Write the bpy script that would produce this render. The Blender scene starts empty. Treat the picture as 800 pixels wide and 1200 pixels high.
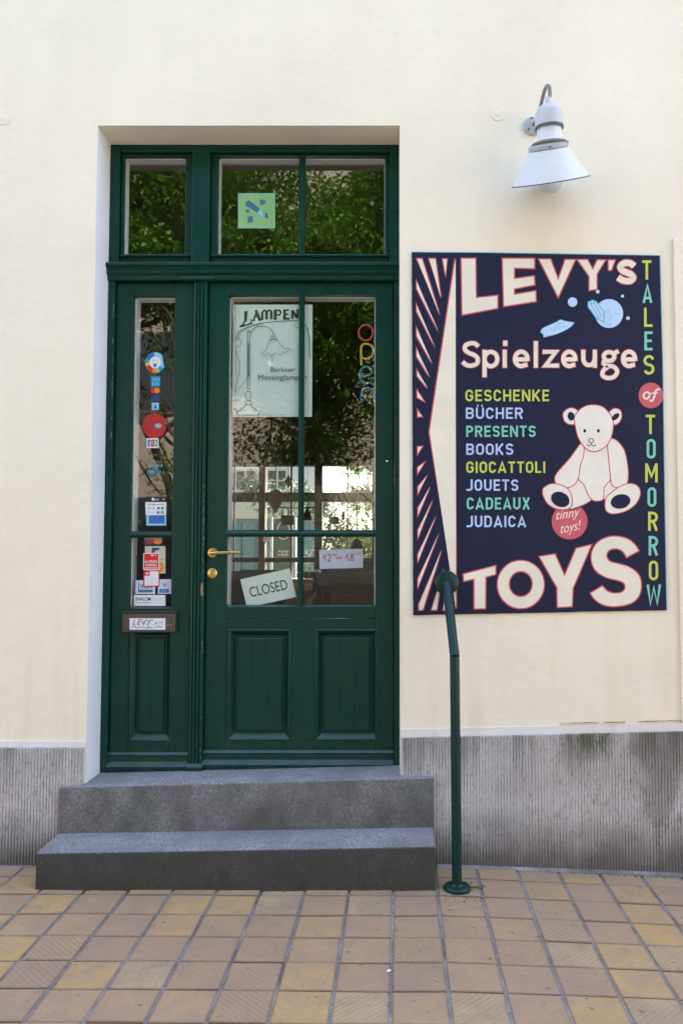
import bpy, bmesh, math, random
from mathutils import Vector, Matrix
random.seed(11)
SC = bpy.context.scene
COL = SC.collection

# ------------------------------------------------------------------ camera
F_PX, Y_HOR, X_VP, CAM_D, CAM_H = 970.0, 650.0, 452.0, 4.0, 1.55
TILT = math.atan((Y_HOR - 600) / F_PX)
cd = bpy.data.cameras.new('camera')
cam = bpy.data.objects.new('camera', cd)
COL.objects.link(cam)
cd.sensor_width = 36; cd.sensor_fit = 'AUTO'
cd.lens = F_PX / 1200 * 36
cd.shift_x = -(X_VP - 400) / 1200
cd.clip_start = 0.05; cd.clip_end = 500
cam.location = (0, -CAM_D, CAM_H)
cam.rotation_euler = (math.pi / 2 + TILT, 0, 0)
SC.camera = cam

# ------------------------------------------------------------------ world, sun, exposure
SUN_EL, SUN_AZ = math.radians(50), math.radians(24)
w = bpy.data.worlds.new('World'); SC.world = w; w.use_nodes = True
nt = w.node_tree
bg = nt.nodes['Background']
sky = nt.nodes.new('ShaderNodeTexSky'); sky.sky_type = 'NISHITA'; sky.sun_disc = False
sky.sun_elevation = SUN_EL; sky.sun_rotation = SUN_AZ
sky.air_density = 1.0; sky.dust_density = 2.5; sky.ozone_density = 1.0
nt.links.new(sky.outputs[0], bg.inputs[0]); bg.inputs[1].default_value = 0.15
sd = bpy.data.lights.new('sun', 'SUN'); sd.energy = 4.0; sd.angle = math.radians(0.5); sd.color = (1, .95, .87)
sun = bpy.data.objects.new('sun', sd); COL.objects.link(sun)
sdir = Vector((math.sin(SUN_AZ) * math.cos(SUN_EL), math.cos(SUN_AZ) * math.cos(SUN_EL), math.sin(SUN_EL)))
sun.rotation_euler = sdir.to_track_quat('Z', 'Y').to_euler()
SC.view_settings.view_transform = 'Standard'; SC.view_settings.look = 'None'
SC.view_settings.gamma = 1.0
SC.view_settings.exposure = 2.68
SC.cycles.max_bounces = 10; SC.cycles.diffuse_bounces = 5; SC.cycles.transparent_max_bounces = 16
SC.cycles.caustics_reflective = False; SC.cycles.caustics_refractive = False
try:
    SC.cycles.use_denoising = True
except Exception: pass

# ------------------------------------------------------------------ measuring helpers (photo measure -> point on a real plane)
def P(px, py, y=0.0):
    a = (px - X_VP) / F_PX; b = (600 - py) / F_PX
    dy = math.cos(TILT) - b * math.sin(TILT); dz = math.sin(TILT) + b * math.cos(TILT)
    s = (y + CAM_D) / dy
    return (a * s, y, CAM_H + dz * s)
def X(px, py, y): return P(px, py, y)[0]
def Z(py, y): return P(452, py, y)[2]

# ------------------------------------------------------------------ mesh building
class MB:
    def __init__(s): s.v = []; s.f = []; s.m = []; s.cur = 0
    def quad(s, *p):
        n = len(s.v); s.v += [tuple(q) for q in p]; s.f.append(tuple(range(n, n + len(p)))); s.m.append(s.cur)
        return s
    def box(s, x0, x1, y0, y1, z0, z1, tilt=0.0):
        """tilt: extra height per metre of x for top and bottom"""
        if x0 > x1: x0, x1 = x1, x0
        if y0 > y1: y0, y1 = y1, y0
        if z0 > z1: z0, z1 = z1, z0
        n = len(s.v); d = (x1 - x0) * tilt
        s.v += [(x0, y0, z0), (x1, y0, z0 + d), (x1, y1, z0 + d), (x0, y1, z0), (x0, y0, z1), (x1, y0, z1 + d), (x1, y1, z1 + d), (x0, y1, z1)]
        for f in ((0, 3, 2, 1), (4, 5, 6, 7), (0, 1, 5, 4), (1, 2, 6, 5), (2, 3, 7, 6), (3, 0, 4, 7)):
            s.f.append(tuple(n + i for i in f)); s.m.append(s.cur)
        return s
    def prism_x(s, prof, x0, x1, dz=0.0):
        """profile of (y, z) points pushed along x"""
        n = len(s.v); k = len(prof)
        s.v += [(x0, y, z) for y, z in prof] + [(x1, y, z + dz) for y, z in prof]
        s.f.append(tuple(n + i for i in range(k))); s.f.append(tuple(n + k + i for i in reversed(range(k)))); s.m += [s.cur] * 2
        for i in range(k):
            j = (i + 1) % k
            s.f.append((n + i, n + k + i, n + k + j, n + j)); s.m.append(s.cur)
        return s
    def prism_z(s, prof, z0, z1):
        n = len(s.v); k = len(prof)
        s.v += [(x, y, z0) for x, y in prof] + [(x, y, z1) for x, y in prof]
        s.f.append(tuple(n + i for i in reversed(range(k)))); s.f.append(tuple(n + k + i for i in range(k))); s.m += [s.cur] * 2
        for i in range(k):
            j = (i + 1) % k
            s.f.append((n + i, n + j, n + k + j, n + k + i)); s.m.append(s.cur)
        return s
    def tube(s, pts, r, seg=14, caps=True):
        pts = [Vector(p) for p in pts]
        rs = r if isinstance(r, (list, tuple)) else [r] * len(pts)
        n = len(s.v); N = len(pts)
        t0 = (pts[1] - pts[0]).normalized()
        ref = Vector((0, 0, 1)) if abs(t0.z) < .9 else Vector((0, 1, 0))
        u = t0.cross(ref).normalized()
        for i, p in enumerate(pts):
            if i == 0: t = t0
            elif i == N - 1: t = (pts[-1] - pts[-2]).normalized()
            else: t = ((pts[i + 1] - p).normalized() + (p - pts[i - 1]).normalized()).normalized()
            u = (u - t * u.dot(t)).normalized(); v = t.cross(u)
            for k in range(seg):
                a = 2 * math.pi * k / seg
                s.v.append(tuple(p + (u * math.cos(a) + v * math.sin(a)) * rs[i]))
        for i in range(N - 1):
            for k in range(seg):
                l = (k + 1) % seg
                s.f.append((n + i * seg + k, n + i * seg + l, n + (i + 1) * seg + l, n + (i + 1) * seg + k)); s.m.append(s.cur)
        if caps:
            s.f.append(tuple(n + k for k in reversed(range(seg)))); s.f.append(tuple(n + (N - 1) * seg + k for k in range(seg))); s.m += [s.cur] * 2
        return s
    def lathe(s, prof, seg=28, mat=None):
        """prof: (r, z) list round z axis, then moved by mat"""
        n = len(s.v); mt = mat or Matrix()
        for r, z in prof:
            for k in range(seg):
                a = 2 * math.pi * k / seg
                s.v.append(tuple(mt @ Vector((r * math.cos(a), r * math.sin(a), z))))
        for i in range(len(prof) - 1):
            for k in range(seg):
                l = (k + 1) % seg
                s.f.append((n + i * seg + k, n + i * seg + l, n + (i + 1) * seg + l, n + (i + 1) * seg + k)); s.m.append(s.cur)
        if prof[0][0] > 1e-5: s.f.append(tuple(n + k for k in reversed(range(seg)))); s.m.append(s.cur)
        if prof[-1][0] > 1e-5: s.f.append(tuple(n + (len(prof) - 1) * seg + k for k in range(seg))); s.m.append(s.cur)
        return s
    def mesh(s, name, mats, smooth=None, bevel=0.0, bseg=2, weld=True):
        me = bpy.data.meshes.new(name)
        me.from_pydata(s.v, [], s.f)
        for m in mats: me.materials.append(m)
        for p, k in zip(me.polygons, s.m): p.material_index = k
        bm = bmesh.new(); bm.from_mesh(me)
        if weld: bmesh.ops.remove_doubles(bm, verts=bm.verts, dist=1e-6)
        if bevel > 0:
            es = [e for e in bm.edges if len(e.link_faces) == 2 and e.calc_face_angle(0) > .5]
            bmesh.ops.bevel(bm, geom=es, offset=bevel, segments=bseg, profile=.6, affect='EDGES', clamp_overlap=True)
        if weld: bmesh.ops.recalc_face_normals(bm, faces=bm.faces)
        bm.to_mesh(me); bm.free()
        if smooth is not None:
            for p in me.polygons: p.use_smooth = True
            me.set_sharp_from_angle(angle=math.radians(smooth))
        me.update()
        return me

def tag(o, label=None, cat=None, group=None, kind=None):
    if label: o['label'] = label
    if cat: o['category'] = cat
    if group: o['group'] = group
    if kind: o['kind'] = kind
    return o
def obj(name, mb, mats, parent=None, smooth=None, bevel=0.0, weld=True, bseg=2):
    if not isinstance(mats, (list, tuple)): mats = [mats]
    me = mb.mesh(name, mats, smooth, bevel, bseg, weld) if isinstance(mb, MB) else mb
    o = bpy.data.objects.new(name, me); COL.objects.link(o)
    if parent is not None:
        o.parent = parent
        if parent.type == 'EMPTY': o.location = -parent.location
    return o
def thing(name, label, cat, loc=(0, 0, 0), group=None, kind=None):
    e = bpy.data.objects.new(name, None); COL.objects.link(e); e.location = loc; e.empty_display_size = .1
    return tag(e, label, cat, group, kind)

# ------------------------------------------------------------------ materials
class N:
    def __init__(s, name):
        s.m = bpy.data.materials.new(name); s.m.use_nodes = True
        s.t = s.m.node_tree; s.b = s.t.nodes['Principled BSDF']
    def n(s, k, **kw):
        x = s.t.nodes.new('ShaderNode' + k)
        for a, b in kw.items(): setattr(x, a, b)
        return x
    def l(s, a, b): s.t.links.new(a, b)
    def coord(s, which='Object', scale=(1, 1, 1)):
        c = s.n('TexCoord'); mp = s.n('Mapping'); mp.inputs['Scale'].default_value = scale
        s.l(c.outputs[which], mp.inputs[0]); return mp.outputs[0]
    def noise(s, sc, det=4, rough=.6, vec=None, dist=0):
        x = s.n('TexNoise'); x.inputs['Scale'].default_value = sc; x.inputs['Detail'].default_value = det
        x.inputs['Roughness'].default_value = rough; x.inputs['Distortion'].default_value = dist
        if vec is not None: s.l(vec, x.inputs['Vector'])
        return x.outputs[0]
    def ramp(s, fac, stops):
        r = s.n('ValToRGB'); e = r.color_ramp.elements
        while len(e) > 1: e.remove(e[-1])
        e[0].position = stops[0][0]; e[0].color = (*stops[0][1], 1) if len(stops[0][1]) == 3 else stops[0][1]
        for p, c in stops[1:]:
            q = e.new(p); q.color = (*c, 1)
        s.l(fac, r.inputs[0]); return r.outputs[0]
    def mix(s, fac, a, b, mode='MIX'):
        x = s.n('Mix', data_type='RGBA', blend_type=mode)
        for i, v in ((0, fac), (6, a), (7, b)):
            if isinstance(v, (int, float)): x.inputs[i].default_value = v
            elif isinstance(v, tuple): x.inputs[i].default_value = (*v, 1)
            else: s.l(v, x.inputs[i])
        return x.outputs[2]
    def math(s, op, a, b=None, c=None):
        x = s.n('Math', operation=op)
        for i, v in enumerate((a, b, c)):
            if v is None: continue
            if isinstance(v, (int, float)): x.inputs[i].default_value = v
            else: s.l(v, x.inputs[i])
        return x.outputs[0]
    def bump(s, h, strength=.3, dist=.01, prev=None):
        x = s.n('Bump'); x.inputs['Strength'].default_value = strength; x.inputs['Distance'].default_value = dist
        s.l(h, x.inputs['Height'])
        if prev is not None: s.l(prev, x.inputs['Normal'])
        return x.outputs[0]
    def col(s, v):
        if isinstance(v, tuple): s.b.inputs['Base Color'].default_value = (*v, 1)
        else: s.l(v, s.b.inputs['Base Color'])
        return s
    def rough(s, v):
        if isinstance(v, (int, float)): s.b.inputs['Roughness'].default_value = v
        else: s.l(v, s.b.inputs['Roughness'])
        return s
    def nrm(s, v): s.l(v, s.b.inputs['Normal']); return s
    def p(s, **kw):
        for k, v in kw.items(): s.b.inputs[k.replace('_', ' ')].default_value = v
        return s

def mapr(n, v, a, b, c=0.0, d=1.0):
    x = n.n('MapRange'); x.clamp = True
    n.l(v, x.inputs[0])
    for i, q in enumerate((a, b, c, d)): x.inputs[i + 1].default_value = q
    return x.outputs[0]
def scaled(c, k): return tuple(min(1, q * k) for q in c)

def plain(name, c, rough=.6, var=.08, sc=14, bump=0.0, **kw):
    n = N(name); f = n.noise(sc, 4, .6, n.coord())
    n.col(n.mix(f, scaled(c, 1 - var), scaled(c, 1 + var))).rough(rough).p(**kw)
    if bump: n.nrm(n.bump(n.noise(sc * 8, 3, .6, n.coord()), bump, .002))
    return n.m

def plaster(name, c, stain=True):
    n = N(name); o = n.coord()
    big = n.noise(1.1, 5, .6, o); mid = n.noise(7, 4, .6, o)
    base = n.mix(mapr(n, big, .3, .7), scaled(c, .93), scaled(c, 1.03))
    base = n.mix(mapr(n, n.noise(.6, 6, .7, o, 1.5), .5, .62, 0, .10), base, (.70, .66, .58))
    base = n.mix(mapr(n, mid, .62, .8, 0, .25), base, scaled(c, .86))
    if stain:
        st = n.noise(2.2, 6, .7, n.coord(scale=(3.5, 3.5, .35)))
        sx = n.n('SeparateXYZ'); n.l(o, sx.inputs[0])
        low = mapr(n, sx.outputs[2], 1.5, .62)
        k = n.math('MULTIPLY', mapr(n, st, .48, .75), n.math('ADD', n.math('MULTIPLY', low, .35), .08))
        base = n.mix(k, base, (c[0] * .72, c[1] * .68, c[2] * .52))
    spots = n.noise(26, 2, .5, o)
    base = n.mix(mapr(n, spots, .74, .8, 0, .3), base, (.50, .44, .33))
    n.col(base).rough(.9).p(Specular_IOR_Level=.2)
    h1 = n.bump(n.noise(5, 5, .5, n.coord(scale=(1, 1, 1.6)), .4), .4, .010)
    h2 = n.bump(n.noise(150, 3, .7, o), .35, .0022, h1)
    tr = n.noise(14, 3, .5, n.coord(scale=(1, 1, 4)), 1.2)
    h3 = n.bump(mapr(n, tr, .55, .72), .16, .002, h2)
    n.nrm(h3); return n.m
M = {}
M['wall'] = plaster('cream_wall_paint', (.89, .805, .645))
M['white'] = plaster('white_reveal_paint', (.91, .895, .885), False)

def green_paint():
    n = N('green_gloss_paint'); o = n.coord()
    a = n.noise(3, 5, .6, o); b = n.noise(40, 4, .6, n.coord(scale=(4, 4, .4)))
    c = n.mix(a, (.0002, .029, .020), (.0004, .045, .032))
    c = n.mix(mapr(n, b, .55, .8, 0, .35), c, (.001, .060, .050))
    dust = n.noise(9, 6, .75, o)
    sx = n.n('SeparateXYZ'); n.l(o, sx.inputs[0])
    low = mapr(n, sx.outputs[2], .75, .47, 0, 1)
    c = n.mix(n.math('MULTIPLY', n.math('MULTIPLY', low, mapr(n, dust, .45, .75)), .35), c, (.09, .10, .09))
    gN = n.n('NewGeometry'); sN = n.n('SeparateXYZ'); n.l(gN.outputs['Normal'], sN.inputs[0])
    c = n.mix(n.math('MULTIPLY', mapr(n, sN.outputs[2], .25, .7, 0, .55), mapr(n, dust, .2, .6, .5, 1)), c, (.10, .15, .15))  # up-facing ledges and bevels: pale sky sheen painted into the colour, with settled dust
    chips = n.noise(60, 3, .7, o)
    c = n.mix(mapr(n, chips, .765, .785, 0, .6), c, (.18, .17, .13))
    n.col(c).rough(mapr(n, dust, .3, .8, .25, .42)).p(Specular_IOR_Level=.28)
    h = n.bump(b, .22, .0015); n.nrm(n.bump(n.noise(9, 3, .5, n.coord(scale=(2, 2, .5))), .25, .004, h))
    return n.m
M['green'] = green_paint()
M['rail'] = plain('green_rail_paint', (.001, .030, .026), .3, .25, 30, .1, Specular_IOR_Level=.35)
M['inner'] = plain('white_inner_frame', (.92, .91, .93), .5)
M['brass'] = plain('worn_brass', (.62, .42, .14), .28, .25, 60, Metallic=1.0)
M['brown'] = plain('brown_metal', (.075, .05, .04), .42, .2, 60, .1)
M['black'] = plain('black_rubber', (.012, .012, .012), .7)
M['bare'] = plain('bare_wood', (.30, .18, .09), .8, .3)
M['chip'] = plain('chipped_primer', (.28, .30, .25), .8, .4, 90)
M['lamp'] = plain('lamp_enamel', (.70, .70, .73), .32, .06, 8, .0)
M['lampgrey'] = plain('lamp_grey_metal', (.40, .41, .43), .45, .25, 40)
M['lampcap'] = plain('lamp_cap_enamel', (.54, .55, .58), .35, .12, 30)
M['lamprim'] = plain('lamp_green_rim', (.06, .10, .09), .5, .3, 60)

def glass(name, ior=1.55, tint=(1, 1, 1), wob=.15, rgh=0.0):
    n = N(name); n.t.nodes.remove(n.b)
    out = [x for x in n.t.nodes if x.type == 'OUTPUT_MATERIAL'][0]
    fr = n.n('Fresnel'); gg = n.n('NewGeometry'); n.l(mapr(n, gg.outputs['Backfacing'], 0, 1, ior, 1 / ior), fr.inputs[0])
    tr = n.n('BsdfTransparent'); tr.inputs[0].default_value = (*tint, 1)
    gl = n.n('BsdfGlossy'); gl.inputs['Roughness'].default_value = rgh; gl.inputs[0].default_value = (1, 1, 1, 1)
    bm = n.bump(n.noise(2.6, 2, .5, n.coord()), wob, .02)
    n.l(bm, gl.inputs['Normal'])
    mx = n.n('MixShader'); n.l(fr.outputs[0], mx.inputs[0]); n.l(tr.outputs[0], mx.inputs[1]); n.l(gl.outputs[0], mx.inputs[2])
    n.l(mx.outputs[0], out.inputs[0]); return n.m
M['glass'] = glass('window_glass', 1.62, (.95, .97, .96), .05, .009)
M['glass_plain'] = glass('clear_glass', 1.45, (.97, .98, .97), .05)

def granite(name, c, dirt, d0=.9, d1=.55):
    n = N(name); o = n.coord()
    sp = n.noise(120, 3, .8, o); sp2 = n.noise(190, 2, .6, o); big = n.noise(3.2, 6, .65, o)
    c1 = n.mix(mapr(n, sp, .35, .7), scaled(c, .35), scaled(c, 1.5))
    c1 = n.mix(mapr(n, sp2, .62, .70), c1, scaled(c, 2.2))
    c1 = n.mix(mapr(n, big, .40, .62, 0, .6), c1, scaled(c, .45))
    g = n.n('NewGeometry'); sx = n.n('SeparateXYZ'); n.l(g.outputs['Normal'], sx.inputs[0])
    up = mapr(n, sx.outputs[2], .3, .8)
    dn = n.noise(7, 6, .7, n.coord(scale=(1, 1, .6)))
    dirtc = n.mix(mapr(n, n.noise(5, 4, .6, o), .4, .65), dirt, scaled((dirt[0] * .75, dirt[1] * 1.0, dirt[2] * .7), 1.1))
    face = n.mix(mapr(n, dn, .3, .7, d0, d1), c1, dirtc)
    tread = n.mix(mapr(n, n.noise(4, 6, .7, o, .8), .45, .65, 0, .45), c1, scaled(c, .5))
    chipn = n.noise(46, 3, .7, o)
    face = n.mix(mapr(n, chipn, .69, .72, 0, .45), face, scaled(c, .9))
    n.col(n.mix(up, face, tread)).rough(.82)
    n.nrm(n.bump(sp, .6, .0025, n.bump(big, .3, .01))); return n.m
M['step_up'] = granite('granite_step', (.34, .315, .32), (.070, .058, .050), .92, .45)
M['step_low'] = granite('dark_granite_step', (.34, .315, .32), (.028, .022, .015), .98, .88)

def plinth_mat():
    n = N('ribbed_plinth_stone'); o = n.coord()
    sx = n.n('SeparateXYZ'); n.l(o, sx.inputs[0])
    big = n.noise(2.4, 6, .65, o); fine = n.noise(85, 4, .75, n.coord(scale=(1.4, 1.4, .5)))
    c = n.mix(mapr(n, big, .3, .7), (.45, .42, .41), (.62, .59, .585))
    c = n.mix(mapr(n, fine, .52, .72, 0, .8), c, (.09, .085, .08))
    # dirt splash along the foot with a ragged top
    sp = n.math('ADD', sx.outputs[2], n.math('MULTIPLY', n.noise(6, 5, .6, o), -.22))
    c = n.mix(mapr(n, sp, .24, .0, 0, .85), c, (.095, .083, .072))
    # run-off streaks below the plaster band
    stn = n.noise(3.0, 5, .7, n.coord(scale=(3.2, 3.2, .25)))
    top = mapr(n, sx.outputs[2], .42, .70)
    k = n.math('MULTIPLY', mapr(n, stn, .42, .62), top)
    c = n.mix(n.math('MULTIPLY', k, .8), c, (.10, .09, .065))
    # long brown stain on the right, green moss patch beside it
    wob = n.math('MULTIPLY', n.math('SUBTRACT', n.noise(9, 6, .8, n.coord(scale=(1, 1, .5))), .5), .50)
    dx = n.math('ABSOLUTE', n.math('ADD', n.math('SUBTRACT', sx.outputs[0], 1.30), wob))
    wid = mapr(n, sx.outputs[2], .15, .72, .012, .19)
    brown = mapr(n, n.math('DIVIDE', dx, wid), .5, 1.25, .5, 0)
    c = n.mix(brown, c, (.105, .092, .072))
    dg = n.math('ABSOLUTE', n.math('ADD', n.math('SUBTRACT', sx.outputs[0], .985), wob))
    gr = n.math('MULTIPLY', mapr(n, dg, .04, .10, 1, 0), mapr(n, sx.outputs[2], .56, .66))
    c = n.mix(n.math('MULTIPLY', gr, .8), c, (.075, .095, .03))
    n.col(c).rough(.9)
    n.nrm(n.bump(fine, .8, .004)); return n.m
M['plinth'] = plinth_mat()

def tile_mat(name, c1, c2, ribbed=None, dusty=.5, edge=True):
    n = N(name); o = n.coord()
    oi = n.n('ObjectInfo'); r = oi.outputs['Random']
    geo = n.n('NewGeometry'); gp = geo.outputs['Position']
    c = n.mix(r, c1, c2)
    blot = n.noise(9, 5, .65, gp)
    c = n.mix(mapr(n, blot, .40, .62, 0, dusty), c, (.385, .255, .16))
    c = n.mix(mapr(n, n.noise(4.2, 5, .6, gp, .5), .5, .62, 0, .5), c, (.50, .325, .15))
    c = n.mix(mapr(n, n.noise(60, 4, .8, gp), .5, .75, 0, .35), c, (.22, .17, .14))
    c = n.mix(mapr(n, n.noise(2.0, 4, .6, gp), .4, .7, 0, .35), c, (.27, .20, .145))
    fine = n.noise(120, 3, .7, gp)
    c = n.mix(mapr(n, fine, .6, .8, 0, .5), c, scaled(c1, .5))
    spk = n.noise(33, 2, .5, gp)
    c = n.mix(mapr(n, spk, .70, .74, 0, .6), c, (.08, .065, .055))
    c = n.mix(mapr(n, n.noise(16, 6, .8, gp, .8), .56, .68, 0, .38), c, (.19, .14, .10))
    hb = n.bump(fine, .35, .0015)
    if ribbed:
        wv = n.n('TexWave', wave_type='BANDS', bands_direction='X'); mp = n.n('Mapping')
        mp.inputs['Rotation'].default_value = (0, 0, ribbed); tc = n.n('TexCoord'); n.l(tc.outputs['Object'], mp.inputs[0])
        n.l(mp.outputs[0], wv.inputs[0]); wv.inputs['Scale'].default_value = 16; wv.inputs['Distortion'].default_value = .3
        wv.inputs['Detail'].default_value = 1
        wear = mapr(n, n.noise(7, 3, .5, gp), .35, .6)
        c = n.mix(n.math('MULTIPLY', mapr(n, wv.outputs[0], .45, .1), n.math('MULTIPLY', wear, .28)), c, (.16, .115, .085))
        hb = n.bump(wv.outputs[0], .32, .0025, hb)
    if edge:
        sx = n.n('SeparateXYZ'); n.l(o, sx.inputs[0])
        ex = n.math('SUBTRACT', .0918, n.math('ABSOLUTE', sx.outputs[0])); ey = n.math('SUBTRACT', .0948, n.math('ABSOLUTE', sx.outputs[1]))
        d = n.math('ADD', n.math('MINIMUM', ex, ey), n.math('MULTIPLY', n.math('SUBTRACT', n.noise(30, 4, .8, gp), .5), .012))
        c = n.mix(mapr(n, d, .001, .009, .5, 0), c, (.10, .075, .06))
    n.col(c).rough(.78); n.nrm(hb); return n.m
YEL1, YEL2 = (.56, .33, .12), (.52, .31, .135)
PIN1, PIN2 = (.48, .29, .155), (.42, .25, .155)
M['tile_y'] = tile_mat('yellow_tile', YEL1, YEL2, None, .7)
M['tile_p'] = tile_mat('dusty_tile', PIN1, PIN2, None, .8)
M['tile_yr'] = tile_mat('yellow_ribbed_tile', (.47, .32, .17), (.50, .34, .19), math.radians(45), .75)
M['tile_pr'] = tile_mat('dusty_ribbed_tile', PIN1, PIN2, math.radians(-45), .8)
def mortar():
    n = N('joint_mortar'); o = n.coord()
    f = n.noise(5, 5, .7, o); g = n.noise(70, 3, .6, o)
    c = n.mix(mapr(n, f, .35, .65), (.13, .105, .095), (.34, .31, .305))
    c = n.mix(mapr(n, g, .5, .7, 0, .6), c, (.11, .095, .08))
    n.col(c).rough(.95); n.nrm(n.bump(g, .7, .004)); return n.m
M['mortar'] = mortar()
M['ground'] = plain('courtyard_ground', (.22, .205, .185), .9, .25, 2, .3)

# print inks
def ink(name, c, rough=.55, wear=.12): 
    n = N(name); o = n.coord()
    f = n.noise(6, 5, .6, o); g = n.noise(300, 2, .7, o); s = n.noise(38, 3, .7, o)
    cc = n.mix(mapr(n, f, .3, .7), scaled(c, .93), scaled(c, 1.05))
    cc = n.mix(mapr(n, g, .55, .85, 0, wear * .35), cc, (.5, .5, .5))
    cc = n.mix(mapr(n, s, .735, .76, 0, wear * 3), cc, (.45, .45, .47))
    n.col(cc).rough(rough).p(Specular_IOR_Level=.2); n.nrm(n.bump(n.noise(60, 3, .6, o), .25, .001)); return n.m
INK = dict(navy=(.011, .0135, .041), cream=(.82, .745, .60), red=(.62, .105, .13), yel=(.56, .62, .10), teal=(.22, .60, .46),
           blue=(.47, .58, .85), sky=(.50, .66, .88), cyan=(.10, .42, .58), pink=(.60, .115, .14), dark=(.012, .014, .045))
I = {k: ink('sign_' + k, v) for k, v in INK.items()}
def flat(name, c, rough=.45): return plain(name, c, rough, .05, 20)
FL = dict(white=(.76, .77, .80), paper=(.72, .82, .77), black=(.015, .015, .017), red=(.65, .012, .02), dred=(.45, .01, .012), orange=(.75, .22, .02), yellow=(.75, .55, .03),
          blue=(.02, .14, .5), lblue=(.25, .55, .75), dblue=(.012, .04, .14), teal=(.03, .16, .24), green=(.05, .4, .08), lime=(.30, .50, .13), ltteal=(.20, .50, .42),
          grey=(.3, .3, .32), beige=(.55, .53, .38), lilac=(.58, .62, .80), maroon=(.33, .03, .05), dgreen=(.02, .07, .06), redpen=(.42, .04, .05), oblue=(.01, .25, .5), pgreen=(.03, .40, .26))
FM = {k: flat('print_' + k, v) for k, v in FL.items()}

# ------------------------------------------------------------------ flat print on real planes
_tc = {}
def text_geo(s, off=0.0, shear=0.0, res=3):
    k = (s, off, shear, res)
    if k not in _tc:
        cu = bpy.data.curves.new('t', 'FONT'); cu.body = s; cu.offset = off; cu.shear = shear; cu.resolution_u = res
        cu.size = 1.0
        o = bpy.data.objects.new('t', cu); COL.objects.link(o)
        dg = bpy.context.evaluated_depsgraph_get(); me = bpy.data.meshes.new_from_object(o.evaluated_get(dg))
        _tc[k] = ([(v.co.x, v.co.y) for v in me.vertices], [tuple(p.vertices) for p in me.polygons])
        bpy.data.objects.remove(o); bpy.data.curves.remove(cu); bpy.data.meshes.remove(me)
    return _tc[k]
def _cap():
    v, _ = text_geo('H'); return max(q[1] for q in v)
CAP = _cap()

def catmull(pts, sub=5, closed=True, corners=()):
    out = []; n = len(pts)
    rng = range(n) if closed else range(n - 1)
    for i in rng:
        p1, p2 = pts[i], pts[(i + 1) % n]
        p0 = pts[(i - 1) % n] if closed or i > 0 else p1
        p3 = pts[(i + 2) % n] if closed or i + 2 < n else p2
        if i in corners: p0 = p1
        if (i + 1) % n in corners: p3 = p2
        for k in range(sub):
            t = k / sub
            out.append(tuple(.5 * ((2 * p1[d]) + (-p0[d] + p2[d]) * t + (2 * p0[d] - 5 * p1[d] + 4 * p2[d] - p3[d]) * t * t + (-p0[d] + 3 * p1[d] - 3 * p2[d] + p3[d]) * t ** 3) for d in (0, 1)))
    if not closed: out.append(pts[-1])
    return out
def area(p): return sum(p[i][0] * p[(i + 1) % len(p)][1] - p[(i + 1) % len(p)][0] * p[i][1] for i in range(len(p))) / 2
def offset_poly(p, d):
    """grow (d>0) a closed outline with mitred corners"""
    sgn = 1 if area(p) > 0 else -1; out = []; n = len(p)
    for i in range(n):
        a, b, c = Vector(p[i - 1]), Vector(p[i]), Vector(p[(i + 1) % n])
        u = (b - a); v = (c - b)
        if u.length < 1e-6 or v.length < 1e-6: out.append(tuple(b)); continue
        u.normalize(); v.normalize()
        n1 = Vector((u.y, -u.x)) * sgn; n2 = Vector((v.y, -v.x)) * sgn
        m = n1 + n2
        if m.length < .25: out.append(tuple(b + n1 * d)); continue
        m.normalize(); out.append(tuple(b + m * min(d / max(m.dot(n1), .35), abs(d) * 2.8) if d > 0 else b + m * (d / max(m.dot(n1), .35))))
    return out
def ell(cx, cy, rx, ry, rot=0, n=32):
    c, s = math.cos(math.radians(rot)), math.sin(math.radians(rot))
    return [(cx + rx * math.cos(2 * math.pi * k / n) * c - ry * math.sin(2 * math.pi * k / n) * s, cy + rx * math.cos(2 * math.pi * k / n) * s + ry * math.sin(2 * math.pi * k / n) * c) for k in range(n)]

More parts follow.
